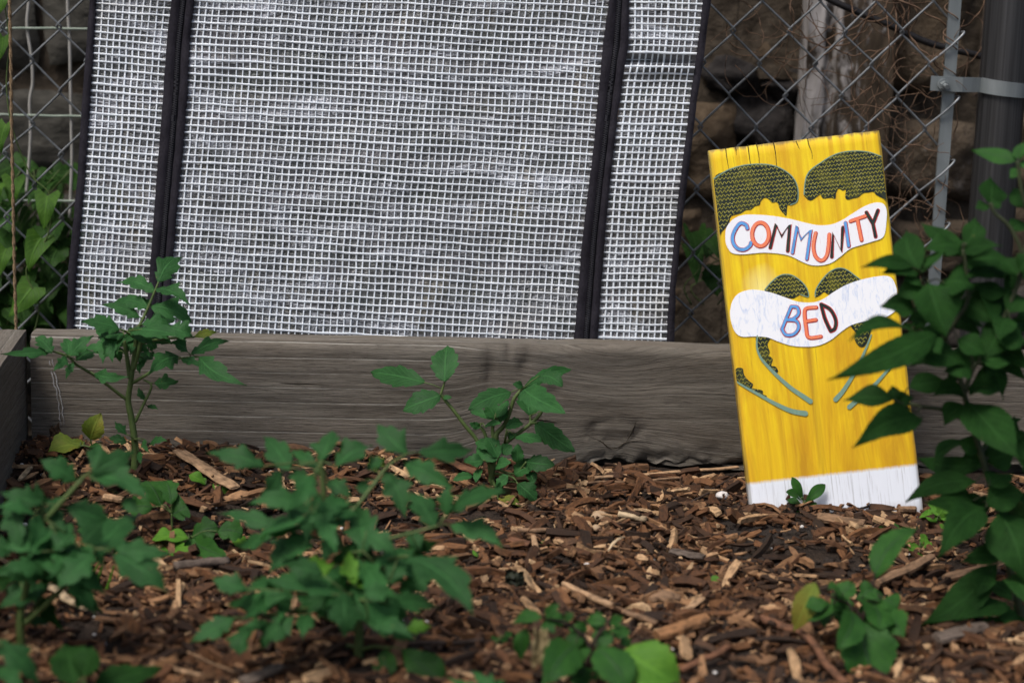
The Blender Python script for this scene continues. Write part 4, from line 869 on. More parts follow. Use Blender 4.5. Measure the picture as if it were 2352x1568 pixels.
# the leafy dark plant at right
bH = Vector((at(2368, 1470, 1.86).x, 1.86, 0)); bH.z = soil(bH.x, bH.y); YH = 1.88
gg = ZGi
def G5(*q): a = gg(q[0], q[1]); c = gg(q[2], q[3]); return (a[0], a[1], c[0], c[1], q[4]*ZG[2]/ZF[2]) + tuple(q[5:])
plant('leafy_plant', 'tall dark leafy plant with pointed leaves hiding the right edge of the sign', 'plant', ZF, bH, YH,
 [[gg(1300, 1250), gg(1235, 1000), gg(1180, 700), gg(1110, 480), gg(1040, 250), gg(1000, 100), (1150, 1460), (1085, 1320), (1150, 1200), (1222, 1080), (1215, 900), (1195, 760)],
  [(1085, 1320), (1010, 1100), (950, 930)], [gg(1000, 100), (1260, 1480), (1340, 1420), (1460, 1150), (1560, 850), (1490, 640), (1390, 540), (1360, 480)], [(1560, 850), (1600, 600), (1550, 380), (1530, 220)], [(1085, 1330), (980, 1290), (900, 1260)], [gg(1040, 250), gg(900, 180), gg(780, 160), gg(650, 130)]],
 [(0.02, None, [(1530, 220, 1245, 150, 85), (1535, 215, 1570, 100, 75), (1520, 240, 1620, 260, 90), (1530, 260, 1480, 330, 60)], 'nightshade'),
  (0.02, None, [(1360, 490, 1362, 318, 145), (1355, 490, 1265, 512, 60), (1370, 500, 1430, 470, 60)]),
  (0.03, None, [(1560, 505, 1500, 385, 110), (1570, 520, 1660, 470, 110), (1480, 640, 1590, 600, 100)]),
  (-0.02, None, [(895, 862, 568, 872, 85), (930, 905, 700, 905, 90), (930, 885, 848, 640, 165), (960, 872, 1065, 755, 120), (940, 900, 1000, 800, 110)]),
  (0.0, None, [(1200, 730, 938, 600, 85), (1190, 742, 955, 765, 130), (1215, 740, 1272, 565, 125), (1205, 762, 1435, 740, 95), (1180, 850, 1505, 862, 125), (1195, 780, 1330, 640, 110), (1190, 800, 1080, 720, 100)]),
  (-0.02, None, [(965, 1000, 778, 1040, 130), (985, 965, 1092, 1295, 240, (0.1, -0.8, 0.5)), (1080, 965, 1265, 985, 150), (900, 1145, 688, 1105, 140), (940, 960, 830, 960, 90), (1000, 1150, 860, 1190, 120)]),
  (-0.04, None, [(880, 1252, 488, 1332, 105), (1050, 1262, 362, 1562, 160), (870, 1400, 1210, 1465, 150), (960, 1290, 1060, 1400, 120)]),
  (0.01, None, [(1270, 1000, 1465, 1042, 100), (1225, 1060, 1330, 960, 100), (1215, 1090, 1400, 1200, 130)]),
  (-0.03, None, [(1250, 1500, 1075, 1510, 160), (1330, 1425, 1575, 1215, 180), (1160, 1310, 1345, 1405, 120), (1300, 1440, 1500, 1460, 150), (1400, 1300, 1590, 1330, 150)]),
  (-0.01, None, [(1470, 1150, 1600, 1060, 150), (1480, 1180, 1420, 1320, 130), (1540, 900, 1650, 800, 120), (1530, 920, 1440, 800, 110)]),
  (-0.05, [gg(780, 160), gg(760, 190)], [G5(640, 122, 378, 130, 100), G5(790, 218, 428, 372, 140), G5(640, 140, 745, 108, 70), G5(650, 130, 630, 50, 60)]),
  (0.0, None, [G5(1010, 128, 1280, 425, 190), G5(1005, 150, 895, 255, 90), G5(720, 60, 905, 25, 110), G5(1000, 90, 840, 100, 110), G5(1020, 60, 1190, 80, 140)]),
  (0.0, None, [G5(1105, 455, 755, 420, 95), G5(1060, 540, 700, 645, 100), G5(1045, 640, 790, 650, 100), G5(1110, 430, 1260, 380, 150), G5(1080, 380, 960, 330, 90)]),
  (-0.02, None, [G5(1110, 672, 858, 945, 160), G5(1110, 650, 1310, 600, 160), G5(1185, 690, 1310, 1060, 230), G5(1130, 560, 1250, 500, 120)]),
  (-0.03, None, [G5(1170, 955, 775, 1275, 150), G5(1165, 920, 1005, 918, 75), G5(1130, 1000, 1060, 1135, 100), G5(1240, 1010, 1330, 1180, 130)]),
  (-0.03, None, [G5(1240, 1180, 945, 1255, 100), G5(1290, 1300, 975, 1365, 115), G5(1290, 1280, 1170, 1230, 100), G5(1300, 1480, 1140, 1568, 130), G5(1270, 1330, 1320, 1480, 120)]), (0.03, None, around(6, [(1250, 1000, 150), (1400, 1250, 170), (1300, 1420, 160), (1120, 1380, 110), (1500, 900, 120), (1040, 1180, 100)], 46, (180, 320), 0.36)), (0.03, None, around(7, [(*gg(x, y), 130) for x, y in ((1150, 650), (1230, 900), (1250, 350), (1270, 1150), (1100, 300))], 34, (190, 330), 0.36))],
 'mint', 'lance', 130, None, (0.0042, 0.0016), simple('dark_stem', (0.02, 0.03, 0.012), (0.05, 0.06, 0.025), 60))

# bindweed on the fence and the thicket behind it
rv = random.Random(41)
vn = thing('bindweed_vine', 'climbing bindweed with heart-shaped leaves on the fence at the left edge', 'vine', at(60, 760, 2.60))
vs_ = MB(); vs_.tube(cat([at(x, y, 2.60) for x, y in [(70, 790), (90, 700), (60, 620), (110, 540), (115, 450), (70, 400), (30, 300), (15, 200), (20, 80), (0, -40)]], 6), 0.0012, 0.0009, n=6); vs_.build('stem', M['tomato_stem'], vn)
for (bx, by, tx, ty, wz) in [(230, 945, 212, 1112, 108), (200, 1150, 140, 1312, 118), (155, 1385, 42, 1532, 125), (28, 600, 5, 742, 60), (70, 865, 58, 1000, 95), (10, -10, -5, 70, 60), (15, 180, -8, 300, 55), (-30, 900, -40, 1010, 100), (30, 1200, 0, 1330, 90)]:
    wz *= 1.25; lb = MB(); B = at(bx*0.476, by*0.476, 2.60+rv.uniform(-0.015, 0.01)); leaf_px(lb, Z1, B, tx, ty, wz, 'heart', rv, 0, (rv.gauss(0, 0.2), -0.9, 0.35)); lb.build('leaf', M['vine'], vn)
def thicket(name, label, x0, x1, y0, y1, n, seed, Y0, Y1, size=(34, 72)):
    rg = random.Random(seed); root = thing(name, label, 'weeds', at((x0+x1)/2, y1+60, (Y0+Y1)/2))
    fb = MB(); sb_ = MB()
    for i in range(n):
        x = rg.uniform(x0, x1); y = lerp(y0, y1, rg.random()**0.8); Y = rg.uniform(Y0, Y1); L = rg.uniform(*size); a = rg.gauss(1.57, 0.7)
        B = at(x, y, Y); leaf_px(fb, (0, 0, 1), B, x+L*math.cos(a), y+L*math.sin(a), L*rg.uniform(0.65, 0.95), rg.choice(['heart', 'heart', 'ovate']), rg, 0, (rg.gauss(0, 0.4), -0.6, 0.75))
    for i in range(max(4, n//7)):
        x = rg.uniform(x0, x1); Y = rg.uniform(Y0, Y1); sb_.tube(cat([at(x+rg.uniform(-30, 30)*k, lerp(y1+80, y0+20, k/4), Y) for k in range(5)], 4), 0.0012, 0.0008, n=5)
    fb.build('foliage', M['shade_vine'], root); sb_.build('stems', M['tomato_stem'], root); return root
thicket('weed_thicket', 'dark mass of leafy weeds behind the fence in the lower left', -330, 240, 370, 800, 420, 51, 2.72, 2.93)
thicket('weed_clump', 'dim green weed leaves behind the fence between cover and sign', 1570, 1680, 510, 620, 8, 52, 2.72, 2.85, (40, 80))

# ------------------------------------------------------------------ painted sign
sgB = gnd(1918, 1172); YS = sgB.y
cBL = at(1718, 1166, YS); LEAN = 0.085
cTL = at(1632, 345, YS+LEAN); cTR = at(2021, 299, YS+LEAN); cBR = at(2121, 1178, YS)
ctr = (cBL+cTL+cTR+cBR)/4
U = (cTR-cTL).normalized(); Vv = ((cTL-cBL)+(cTR-cBR)); Vv = (Vv-U*Vv.dot(U)).normalized(); NS = U.cross(Vv).normalized()
if NS.y > 0: NS = -NS
def S2(x, y):
    p = onplane(x, y, ctr, NS)-ctr; return p.dot(U), p.dot(Vv)
def L2(u, v, off=0.0): return ctr+U*u+Vv*v+NS*off
hw = ((cTR-cTL).length+(cBR-cBL).length)/4*0.995
c4 = [S2(1632, 345), S2(2021, 299), S2(2121, 1178), S2(1718, 1166)]
vt = (c4[0][1]+c4[1][1])/2; vb = min(c4[2][1], c4[3][1])-0.05; ul = (c4[0][0]+c4[3][0])/2; ur = (c4[1][0]+c4[2][0])/2
print('SIGN', c4)
vfoot = (S2(1716, 1112)[1]+S2(2114, 1064)[1])/2
# uv: v = 0.12 at the paint line, 1 at the top
def suv(u, v): return ((u-ul)/(ur-ul), 0.123+(v-vfoot)/(vt-vfoot)*(1-0.123))
sign = thing('painted_sign', 'yellow painted board sign reading COMMUNITY BED, stuck upright in the mulch', 'sign', sgB)
bs = MB(); TB = 0.02
def edge_j(u, v): return 0.0008*fbm(u*40, v*25, 3)
def fr(u, v):
    uu, vv = lerp(ul, ur, u), lerp(vb, vt, v); e = 0.0022*(max(0, 1-min(u, 1-u)*60)**2+max(0, 1-(1-v)*110)**2)
    uu += edge_j(0, vv)*(1 if u in (0, 1) else 0); vv += edge_j(uu*2, 7)*(1 if v == 1 else 0); return L2(uu, vv, -e)
bs.grid(fr, 40, 80, 0, lambda u, v: suv(lerp(ul, ur, u), lerp(vb, vt, v)))
bs.grid(lambda u, v: L2(lerp(ur, ul, u), lerp(vb, vt, v), -TB), 2, 2, 0, lambda u, v: (0.5, 0.5))
for k, fn in enumerate(((lambda u, v: Vector(fr(0, v)).lerp(L2(ul, lerp(vb, vt, v), -TB), 1-u)), (lambda u, v: Vector(fr(1, v)).lerp(L2(ur, lerp(vb, vt, v), -TB), u)))):
    bs.grid(fn, 1, 80, 0, lambda u, v, k=k: (0.004 if k == 0 else 0.996, suv(0, lerp(vb, vt, v))[1]))
bs.grid(lambda u, v: Vector(fr(u, 1)).lerp(L2(lerp(ul, ur, u), vt, -TB), v), 40, 1, 0, lambda u, v: (u, 0.999))
bs.build('board', M['yellow_board'], sign)
ZS = (1607.8, 275.6, 0.3002); ZT = (1607.8, 689.0, 0.3479)
def z2(Z, pts): return [(Z[0]+x*Z[2], Z[1]+y*Z[2]) for x, y in pts]
def clampu(u, v): return (min(ur-0.0016, max(ul+0.0016, u)), v)
def S3(x, y, off): u, v = clampu(*S2(x, y)); return L2(u, v, off)
def poly(mb, pts, off, smooth=True, mi=0):
    P = [Vector((x, y, 0)) for x, y in pts]
    if smooth: P = cat(P, 4, True)
    vs = [S3(p.x, p.y, off) for p in P]
    # orient towards the viewer
    nn = Vector((0, 0, 0))
    for i in range(len(vs)): a, c = vs[i]-ctr, vs[(i+1) % len(vs)]-ctr; nn += a.cross(c)
    if nn.dot(NS) < 0: vs = vs[::-1]
    mb.add(vs, [tuple(range(len(vs)))], [suv(*((p-ctr).dot(U), (p-ctr).dot(Vv))) for p in vs], mi)
def stroke(mb, pts, w0, w1, off, sub=6, mi=0, closed=False):
    P = cat([Vector((x, y, 0)) for x, y in pts], sub, closed) if len(pts) > 2 else [Vector((x, y, 0)) for x, y in pts]
    if closed: P.append(P[0].copy())
    m = len(P); L = []; Rr = []; w = lambda i: lerp(w0, w1, i/max(1, m-1))*0.5
    for i, p in enumerate(P):
        t = (P[min(i+1, m-1)]-P[max(0, i-1)])
        if closed and i in (0, m-1): t = P[1]-P[-2]
        t.normalize(); n_ = Vector((-t.y, t.x, 0)); L.append(p+n_*w(i)); Rr.append(p-n_*w(i))
    vs = []
    for a, c in zip(L, Rr): vs += [S3(a.x, a.y, off), S3(c.x, c.y, off)]
    fs = [(2*i, 2*i+1, 2*i+3, 2*i+2) for i in range(m-1)]
    mb.add(vs, fs, [suv(*((p-ctr).dot(U), (p-ctr).dot(Vv))) for p in vs], mi)
    if not closed:
        for end, q in ((0, P[0]), (m-1, P[-1])):
            r = w(end); cv = [S3(q.x+r*math.cos(k*math.pi/5), q.y+r*math.sin(k*math.pi/5), off+0.00004) for k in range(10)]
            mb.add(cv[::-1], [tuple(range(10))], [suv(*((p-ctr).dot(U), (p-ctr).dot(Vv))) for p in cv], mi)
def inside(x, y, pg):
    c = False; j = len(pg)-1
    for i in range(len(pg)):
        if (pg[i][1] > y) != (pg[j][1] > y) and x < (pg[j][0]-pg[i][0])*(y-pg[i][1])/(pg[j][1]-pg[i][1])+pg[i][0]: c = not c
        j = i
    return c
crowns = [
 (ZS, [(106, 450), (200, 390), (300, 355), (400, 340), (500, 340), (580, 355), (650, 390), (710, 440), (745, 510), (750, 590), (735, 630), (690, 650), (668, 655), (660, 730), (640, 715), (610, 680), (590, 630), (550, 632), (530, 610), (495, 595), (465, 620), (455, 650), (420, 660), (390, 685), (350, 690), (310, 715), (240, 735), (220, 790), (190, 830), (165, 855), (148, 870), (128, 660)], 12, 26, 2.0),
 (ZS, [(795, 570), (800, 500), (815, 430), (850, 380), (920, 330), (1000, 280), (1080, 250), (1180, 238), (1280, 245), (1360, 270), (1410, 303), (1425, 450), (1445, 605), (1400, 600), (1350, 575), (1325, 550), (1290, 555), (1250, 560), (1210, 590), (1170, 600), (1130, 610), (1110, 590), (1115, 535), (1090, 540), (1060, 525), (1040, 560), (1035, 600), (1000, 595), (940, 600), (920, 570), (890, 590), (850, 615), (820, 605)], 12, 24, 2.0),
 (ZS, [(495, 1300), (540, 1245), (600, 1195), (660, 1180), (720, 1195), (780, 1240), (820, 1295), (830, 1350), (800, 1345), (770, 1335), (740, 1350), (700, 1365), (600, 1340), (520, 1320)], 10, 26, 2.2),
 (ZS, [(880, 1350), (885, 1300), (920, 1240), (970, 1180), (1020, 1145), (1075, 1132), (1130, 1150), (1190, 1195), (1225, 1230), (1120, 1262), (1030, 1310), (985, 1335), (950, 1315), (920, 1338), (900, 1350)], 10, 26, 2.2),
 (ZT, [(375, 235), (465, 240), (445, 290), (460, 340), (455, 365), (480, 390), (470, 430), (500, 440), (515, 470), (490, 480), (440, 430), (400, 370), (375, 300)], 0, 24, 2.0),
 (ZT, [(235, 455), (280, 450), (290, 490), (320, 530), (350, 555), (345, 580), (410, 595), (415, 620), (440, 632), (420, 640), (330, 590), (240, 530)], 0, 22, 1.6),
 (ZT, [(1000, 160), (1140, 122), (1130, 200), (1090, 300), (1050, 305), (1020, 260), (1030, 220)], 0, 24, 2.0),
 (ZT, [(975, 470), (1005, 470), (1020, 495), (995, 505)], 0, 60, 1.0), (ZT, [(1230, 430), (1265, 425), (1250, 470), (1225, 465)], 0, 60, 1.0)]
for Z, pts, otl, sp_, lw in crowns:
    cm = MB(); D2 = z2(Z, pts); poly(cm, D2, 0.0006)
    xs = [p[0] for p in D2]; ys = [p[1] for p in D2]; amp = sp_*0.20*Z[2]/0.3; per = sp_*1.15*Z[2]
    y = min(ys)+4; k = 0
    while y < max(ys):
        x = min(xs)-2; prev = None; k += 1; ph_ = random.uniform(0, 3.1); run = []
        while x < max(xs):
            yy_ = y - 0.12*(x-min(xs)) + amp*(1-abs(math.sin((x-min(xs))/per*math.pi+ph_)))*1.2 + 1.5*noise.noise(Vector((x*0.05, y*0.05, k)))
            ok = inside(x, yy_, D2) and inside(x+2, yy_+1, D2) and noise.noise(Vector((x*0.03, yy_*0.03, 9))) > -0.9
            if ok: run.append((x, yy_+1.6*noise.noise(Vector((x*0.22, y*0.4, k)))))
            if (not ok or x+1.3 >= max(xs)) and run:
                if len(run) > 2: stroke(cm, run, lw*0.56, lw*0.56, 0.0009, 1, 1)
                run = []
            x += 1.3
        y += sp_*1.25*Z[2]+random.uniform(-0.6, 0.6)
    if otl: stroke(cm, D2[0:otl], 2.6, 2.0, 0.0010, 4, 2)
    cm.build('painted_crown', [M['p_crown'], M['p_scale'], M['p_stem']], sign, smooth=False)
for pts, w0, w1 in (([(378, 235), (375, 310), (400, 380), (450, 440), (520, 510), (600, 580), (680, 635), (728, 668)], 9, 34), ([(235, 535), (300, 575), (400, 630), (500, 685), (600, 730), (695, 748)], 9, 36), ([(1130, 230), (1090, 330), (1030, 460), (950, 590), (895, 655)], 9, 34), ([(1320, 370), (1240, 460), (1140, 570), (985, 705)], 9, 32)):
    sm2 = MB(); stroke(sm2, z2(ZT, pts), w0*ZT[2], w1*ZT[2], 0.0011); sm2.build('painted_stem', M['p_stem'], sign, smooth=False)
ban1 = z2(ZS, [(195, 850), (215, 800), (260, 755), (330, 728), (430, 725), (560, 735), (700, 760), (800, 785), (900, 805), (1000, 800), (1080, 770), (1160, 720), (1240, 670), (1310, 640), (1370, 632), (1410, 650), (1428, 700), (1425, 780), (1415, 860), (1390, 905), (1320, 930), (1240, 955), (1150, 985), (1080, 1040), (1010, 1090), (930, 1112), (850, 1110), (780, 1085), (700, 1045), (620, 1025), (500, 1015), (420, 1020), (330, 1028), (250, 1020), (215, 985), (195, 930)])
ban2 = z2(ZS, [(232, 1450), (245, 1390), (290, 1330), (370, 1300), (450, 1300), (560, 1325), (660, 1360), (750, 1390), (860, 1395), (940, 1370), (1030, 1310), (1120, 1260), (1220, 1225), (1330, 1200), (1420, 1192), (1470, 1215), (1500, 1280), (1512, 1350)]) + z2(ZT, [(1300, 60), (1200, 125), (1110, 135), (1000, 165), (930, 210), (860, 265), (780, 300), (690, 308), (600, 300), (520, 275), (440, 245), (350, 240), (270, 240), (225, 200), (200, 120), (198, 60)])
cmap = {'b': 'p_blue', 's': 'p_salmon', 'k': 'p_black'}
def letter(parent, ch, Z, strokes, col, w=24, closed=False):
    mb = MB()
    for k, (pts, cl) in enumerate(strokes):
        D2 = z2(Z, pts); sub = 6 if cl != 'poly' else 1
        stroke(mb, [(x+0.8, y+0.6) for x, y in D2], (w+10)*Z[2], (w+10)*Z[2], 0.0014+0.00003*k, sub, 1, cl == 'closed')
        stroke(mb, D2, w*Z[2], w*Z[2], 0.0019+0.00003*k, sub, 0, cl == 'closed')
    o = mb.build('letter', [M[cmap[col]], M['p_red']], parent, smooth=False); o['label'] = 'painted letter ' + ch
    return o
o1 = MB(); poly(o1, ban1, 0.0011); B1 = o1.build('painted_banner', M['p_white'], sign, smooth=False)
o2 = MB(); poly(o2, ban2, 0.0011); B2 = o2.build('painted_banner', M['p_white_blue'], sign, smooth=False)
ell = lambda cx, cy, rx, ry: [(cx+rx*math.cos(k*math.pi/6), cy+ry*math.sin(k*math.pi/6)) for k in range(12)]
letter(B1, 'C', ZS, [([(360, 830), (348, 802), (308, 790), (272, 830), (248, 890), (255, 945), (290, 985), (340, 990), (380, 962), (387, 938)], 0)], 'b')
letter(B1, 'O', ZS, [(ell(460, 875, 64, 90), 'closed')], 's')
letter(B1, 'M', ZS, [([(535, 975), (580, 797), (622, 890), (685, 802), (668, 1000)], 'poly')], 'k', 21)
letter(B1, 'M', ZS, [([(705, 1015), (740, 812), (772, 915), (845, 842), (815, 1062)], 'poly')], 'b', 21)
letter(B1, 'U', ZS, [([(882, 865), (865, 960), (880, 1040), (925, 1075), (965, 1040), (980, 960), (986, 875)], 0)], 's', 22)
letter(B1, 'N', ZS, [([(1005, 1045), (1016, 868), (1078, 1003), (1090, 822)], 'poly')], 'k', 21)
letter(B1, 'I', ZS, [([(1110, 787), (1135, 963)], 0)], 'b', 22)
letter(B1, 'T', ZS, [([(1148, 774), (1262, 735)], 0), ([(1200, 757), (1233, 918)], 0)], 's', 22)
letter(B1, 'Y', ZS, [([(1270, 707), (1320, 792)], 0), ([(1358, 692), (1320, 792), (1340, 890)], 'poly')], 'k', 22)
letter(B2, 'B', ZT, [([(600, 42), (570, 115), (540, 190)], 0), ([(600, 42), (640, 48), (648, 90), (615, 122), (575, 130)], 0), ([(575, 130), (635, 138), (648, 185), (615, 225), (565, 228), (540, 192)], 0)], 'b', 18)
letter(B2, 'E', ZT, [([(765, 48), (700, 55), (688, 90), (698, 180), (715, 245), (795, 240)], 0), ([(695, 140), (762, 130)], 0)], 's', 18)
letter(B2, 'D', ZT, [([(797, 27), (822, 120), (860, 203)], 0), ([(797, 27), (858, 62), (893, 130), (888, 185), (860, 203)], 0)], 'k', 18)
ck = MB()
for pts in ([(195, 212), (205, 290), (222, 385)], [(272, 205), (278, 268)], [(365, 190), (385, 330), (410, 450)], [(430, 180), (448, 262), (455, 338)], [(560, 165), (578, 260), (585, 340), (600, 450)], [(735, 165), (762, 225)], [(822, 145), (832, 190), (855, 250), (858, 300)]):
    stroke(ck, z2(ZS, pts), 2.4, 0.6, 0.0004)
ck.build('drying_cracks', M['crack'], sign, smooth=False)

# ------------------------------------------------------------------ single wood pieces, pebbles, dead leaves
def piece(name, label, catg, Z, a, c, wz, mat, kind='chip', lift=0.0, thick=0.45, group='wood pieces lying on the mulch'):
    A = gnd(Z[0]+a[0]*Z[2], Z[1]+a[1]*Z[2], 0.006+lift); C = gnd(Z[0]+c[0]*Z[2], Z[1]+c[1]*Z[2], 0.006+lift)
    mid = (A+C)/2; ax = (C-A); L = ax.length; ax.normalize(); side_ = Vector((0, 0, 1)).cross(ax).normalized(); upv = ax.cross(side_)
    if upv.z < 0: upv = -upv; side_ = -side_
    sc = mid.y/FPX; wapp = wz*Z[2]*sc
    fs = abs((side_ - (mid-CAM).normalized()*side_.dot((mid-CAM).normalized())).length); fu = 0.95
    # apparent height = width*fs + thickness*fu
    W = wapp/(fs+thick*fu); T = W*thick
    rg = random.Random(hash(label) % 9999 if False else sum(map(ord, label)))
    n = 14; K = 8 if kind != 'twig' else 8; vs = []; uvs = []
    off = mid+Vector((0, 0, T*0.15)); sd0 = rg.uniform(0, 50)
    for i in range(n+1):
        t = i/n; cx = (t-0.5)*L; tap = 1.0
        endk = min(t, 1-t)*n
        if kind in ('chip', 'block'): tap = 0.72+0.28*min(1, endk/2.0)+0.22*noise.noise(Vector((t*4, sd0, 1)))
        elif kind == 'twig': tap = 1-0.35*t+0.10*noise.noise(Vector((t*6, sd0, 1)))
        elif kind == 'curl': tap = math.sin(math.pi*min(0.97, max(0.03, t)))**0.4
        bz_ = (0.10*L*math.sin(math.pi*t) if kind == 'curl' else 0)+0.02*L*noise.noise(Vector((t*2.5, sd0, 5)))
        by_ = 0.05*L*noise.noise(Vector((t*2.2, sd0, 8))) if kind in ('twig', 'stick') else 0
        for k in range(K):
            an = 2*math.pi*(k+0.5)/K; cy_, cz_ = math.cos(an), math.sin(an)
            if kind in ('chip', 'block', 'curl'):
                m = max(abs(cy_), abs(cz_)); cy_, cz_ = cy_/m*0.5, cz_/m*0.5
                cy_ *= 0.94; 
            else: cy_ *= 0.5; cz_ *= 0.5
            r = 1+0.20*noise.noise(Vector((t*7, an*1.5, sd0)))
            vs.append(off+ax*(cx+0.10*W*noise.noise(Vector((an*2, sd0, 3)))*(1 if i in (0, n) else 0))+side_*(cy_*W*tap*r+by_)+upv*(cz_*T*(0.8+0.2*tap)*r+bz_)); uvs.append((t*L*26, k/K*W*14))
    fs_ = [(i*K+k, i*K+(k+1) % K, (i+1)*K+(k+1) % K, (i+1)*K+k) for i in range(n) for k in range(K)]+[tuple(range(K))[::-1], tuple(range(n*K, n*K+K))]
    mb = MB(); mb.add(vs, fs_, uvs)
    return tag(mb.build(name, M[mat], org=mid, smooth=(kind in ('twig', 'stick'))), label, catg, group)
Z0 = (0, 0, 1)
piece('wood_chip', 'large flat tan wood chip lying by the two-leaved seedling', 'wood chip', ZA, (818, 500), (1078, 675), 78, 'tan', 'chip', 0.006, 0.16)
piece('wood_block', 'pale squarish wood block against the back board by the tiny sprout', 'wood chip', ZA, (1035, 425), (1122, 402), 62, 'pale', 'block', 0.004, 0.7)
piece('bark_stick', 'upper reddish stick leaning along the foot of the back board', 'stick', ZA, (1212, 368), (1450, 432), 34, 'red', 'chip', 0.012, 0.6)
piece('bark_stick', 'lower long reddish stick lying along the foot of the back board', 'stick', ZA, (1165, 435), (1640, 474), 34, 'red', 'chip', 0.003, 0.5)
piece('log_piece', 'short grey-brown log piece left of the big tomato plant', 'stick', ZA, (805, 1040), (1045, 1012), 72, 'grey', 'stick', 0.006, 0.8)
piece('split_stick', 'thick pale-streaked split stick in the centre of the mulch', 'stick', ZE, (1040, 665), (1495, 868), 115, 'tan', 'chip', 0.008, 0.75)
piece('split_stick', 'reddish tan stick continuing from the pale split stick', 'stick', ZE, (1510, 885), (1900, 1020), 110, 'brown', 'stick', 0.004, 0.75)
piece('wood_chunk', 'orange-brown chunky wood piece behind the big bright weed leaf', 'wood chip', ZE, (1900, 1150), (2360, 985), 215, 'orange', 'chip', 0.008, 0.6)
piece('wood_chunk', 'long reddish wood piece at the bottom right of the bright weed leaf', 'stick', ZE, (2120, 1450), (2560, 1240), 125, 'red', 'stick', 0.004, 0.7)
piece('wood_chunk', 'flat reddish brown wood slab in front of the leafy plant', 'wood chip', ZG, (555, 1065), (835, 930), 90, 'brown', 'chip', 0.008, 0.5)
piece('bark_stick', 'dark reddish bark stick slanting left of the holed weed', 'stick', ZG, (140, 1285), (385, 1568), 80, 'red', 'stick', 0.006, 0.7)
piece('bark_stick', 'short reddish bark stick ending at the left of the yellowing weed leaf', 'stick', ZG, (-40, 1240), (150, 1310), 70, 'red', 'stick', 0.004, 0.7)
piece('wood_chip', 'wide flat tan chip lying right in front of the sign', 'wood chip', ZG, (255, 725), (490, 765), 85, 'brown', 'chip', 0.004, 0.3)
piece('wood_block', 'small brown wood cube against the white foot of the sign', 'wood chip', ZG, (668, 688), (752, 688), 55, 'brown', 'block', 0.006, 0.9)
piece('twig', 'thin dark twig pointing at the left foot of the sign', 'stick', Z0, (1588, 1153), (1692, 1092), 9, 'twig', 'twig', 0.006, 0.9)
piece('bark_strip', 'long tan bark strip along the board left of the sign', 'bark strip', Z0, (1365, 1097), (1695, 1074), 15, 'tan', 'chip', 0.004, 0.4)
piece('bark_strip', 'second thinner bark strip in front of the long tan one', 'bark strip', Z0, (1330, 1112), (1560, 1100), 9, 'brown', 'chip', 0.004, 0.5)
piece('broken_twig', 'pale round broken twig stub in the mulch right of centre', 'stick', ZE, (1540, 20), (1805, 70), 75, 'pale', 'stick', 0.004, 0.85)
piece('bark_flake', 'flat grey bark flake in the mulch right of centre', 'bark flake', ZE, (2030, 345), (2335, 410), 100, 'grey', 'chip', 0.003, 0.15)
piece('wood_chip', 'pale curved wood chip on bare soil in the middle', 'wood chip', ZE, (1455, 352), (1612, 232), 55, 'pale', 'curl', 0.004, 0.5)
piece('wood_chip', 'dark red flat chip beside the clover sprout', 'wood chip', ZE, (505, 235), (735, 290), 95, 'red', 'chip', 0.004, 0.25)
piece('wood_chip', 'tan upright chip just left of the clover sprout', 'wood chip', ZE, (765, 215), (800, 385), 72, 'tan', 'chip', 0.005, 0.35)
piece('bark_strip', 'dull brown bark strip above the clover sprout', 'bark strip', ZE, (620, 165), (1040, 168), 60, 'brown', 'chip', 0.003, 0.5)
piece('curled_chip', 'wide curled chip with visible grain lines right of centre', 'wood chip', ZE, (1800, 800), (2115, 805), 165, 'brown', 'curl', 0.004, 0.35)
piece('wood_chip', 'tan wedge chip slanting up near the grain-lined curled chip', 'wood chip', ZE, (2085, 950), (2320, 790), 110, 'tan', 'chip', 0.004, 0.4)
piece('bark_stick', 'reddish bark piece leaning beside the bushy middle tomato', 'stick', ZD, (790, 1070), (1170, 1255), 120, 'red', 'chip', 0.012, 0.4)
piece('twig', 'nearly black twig on the mulch right of the big tomato stem', 'stick', ZB, (1090, 1392), (1440, 1378), 36, 'twig', 'twig', 0.005, 0.9)
piece('wood_chip', 'pale wedge chip on the mulch below the left tomato leaves', 'wood chip', Z0, (110, 1345), (196, 1400), 34, 'pale', 'chip', 0.004, 0.4)
piece('wood_chip', 'pinkish chip under the leaf tips of the left tomato', 'wood chip', Z0, (238, 1142), (282, 1150), 28, 'tan', 'chip', 0.004, 0.5)
piece('wood_chip', 'mottled pale chip in the left back corner by the round stone', 'wood chip', Z0, (44, 1102), (70, 1074), 20, 'pale', 'chip', 0.005, 0.6)
piece('wood_chip', 'long thin chip along the bottom between the tomatoes', 'wood chip', Z0, (395, 1535), (470, 1552), 18, 'tan', 'chip', 0.004, 0.5)
piece('wood_chip', 'flat pinkish chip at the bottom below the big tomato leaves', 'wood chip', Z0, (555, 1568), (645, 1530), 42, 'grey', 'chip', 0.004, 0.35)
piece('wood_chip', 'broad brown chip in the shade at the lower right corner', 'wood chip', Z0, (2150, 1470), (2260, 1440), 60, 'grey', 'chip', 0.004, 0.4)
piece('wood_chip', 'reddish chip lying behind the leafy plant stem', 'wood chip', Z0, (2170, 1330), (2300, 1295), 40, 'brown', 'chip', 0.006, 0.5)
piece('tan_sliver', 'thin pale sliver of wood pointing up left of the big tomato', 'wood chip', Z0, (430, 1495), (540, 1545), 10, 'tan', 'chip', 0.006, 0.7)
def pebble(label, x, y, r, mat, seed):
    p = gnd(x, y, 0.004); k = p.y/FPX; mb = MB(); blob(mb, p+Vector((0, 0, r[1]*k*0.35)), (r[0]*k, r[0]*k*0.8, r[1]*k), seed, 16, 10, 0.25)
    tag(mb.build('pebble', M[mat], org=p), label, 'pebble', 'pebbles on the soil')
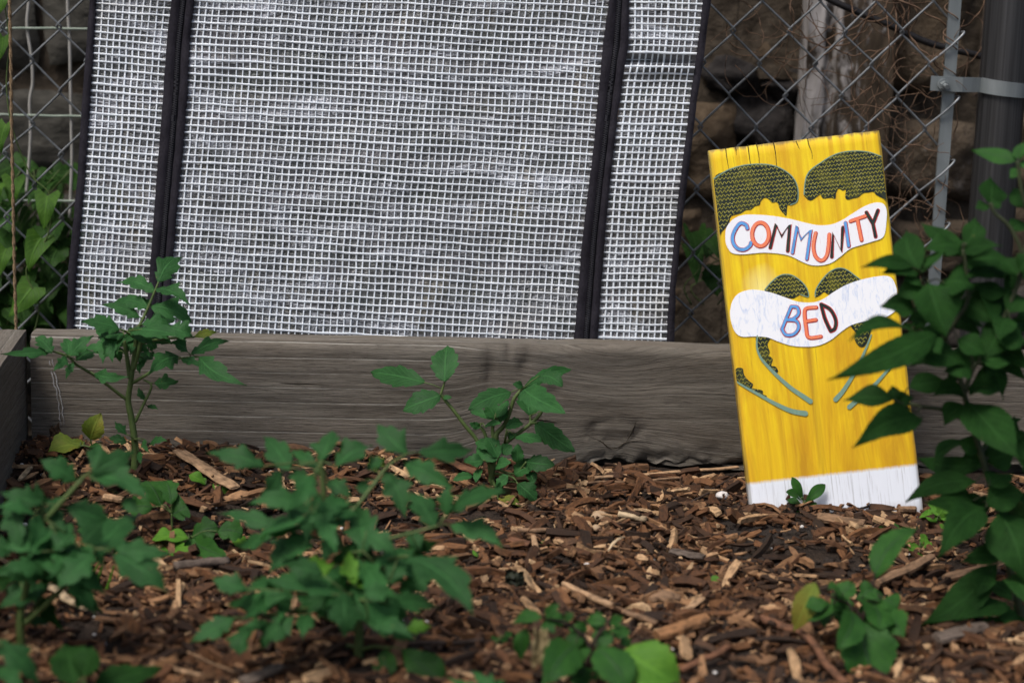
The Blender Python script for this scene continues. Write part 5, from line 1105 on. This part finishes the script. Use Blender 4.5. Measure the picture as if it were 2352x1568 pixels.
pebble('smooth white pebble on the soil left of the sign', 1659, 1140, (16, 10), 'pebble', 3)
pebble('round buff pebble in the left back corner', 108, 1096, (12, 12), 'pebble2', 5)
pebble('small buff stone near the board between strip and sign', 1582, 1110, (12, 9), 'pebble2', 8)
pebble('tiny white pebble just above the white one by the sign', 1561, 1112, (6, 5), 'pebble', 9)
pebble('pale brown stone in the middle of the mulch beside the broken twig', 1375, 1190, (20, 14), 'pebble2', 11)
pebble('knobbly pale stone just below the broken twig stub', 1369, 1215, (11, 9), 'pebble2', 13)
pebble('white speckled crumb on bare soil above the split stick', 1348, 1300, (8, 7), 'pebble', 15)
def crumple(name, label, Z, x, y, wx, hy, mat, seed, Yf=None):
    p = gnd(Z[0]+x*Z[2], Z[1]+(y+hy*0.5)*Z[2], 0.004) if Yf is None else at(Z[0]+x*Z[2], Z[1]+(y+hy*0.5)*Z[2], Yf); k = p.y/FPX*Z[2]; rg = random.Random(seed); mb = MB(); w_, h_ = wx*k, hy*k
    def f(u, v):
        uu, vv = u-0.5, v-0.5; e = 1+0.30*noise.noise(Vector((uu*4, vv*4, seed)))
        return p+Vector((uu*w_*e*(1-0.35*abs(vv)), -0.3*w_*math.sin(u*5+seed)*0.5-0.22*w_*noise.noise(Vector((u*4, v*4, seed+3))), (v*h_)*e*0.95+0.10*h_*noise.noise(Vector((u*5, v*3, seed+7)))))
    mb.grid(f, 16, 18); tag(mb.build(name, M[mat], org=p), label, 'dead leaf')
crumple('dried_leaf', 'crumpled pale tan dried leaf among the bright bottom weed', ZE, 825, 1210, 170, 380, 'dead_leaf', 2, 1.655)
crumple('blackened_leaf', 'blackened crumpled leaf standing in the middle of the mulch', ZE, 590, 600, 190, 190, 'black_leaf', 4)
crumple('dried_leaf', 'dark brown curled leaf in the left back corner', ZA, 252, 415, 50, 80, 'curled_brown', 6)
crumple('dried_leaf', 'brown curled leaf on top of the reddish sticks by the board', ZA, 1480, 405, 80, 70, 'curled_brown', 9)
crumple('dried_leaf', 'curled brown-rimmed leaf behind the big tomato top', ZB, 945, 560, 80, 70, 'yellow', 12)
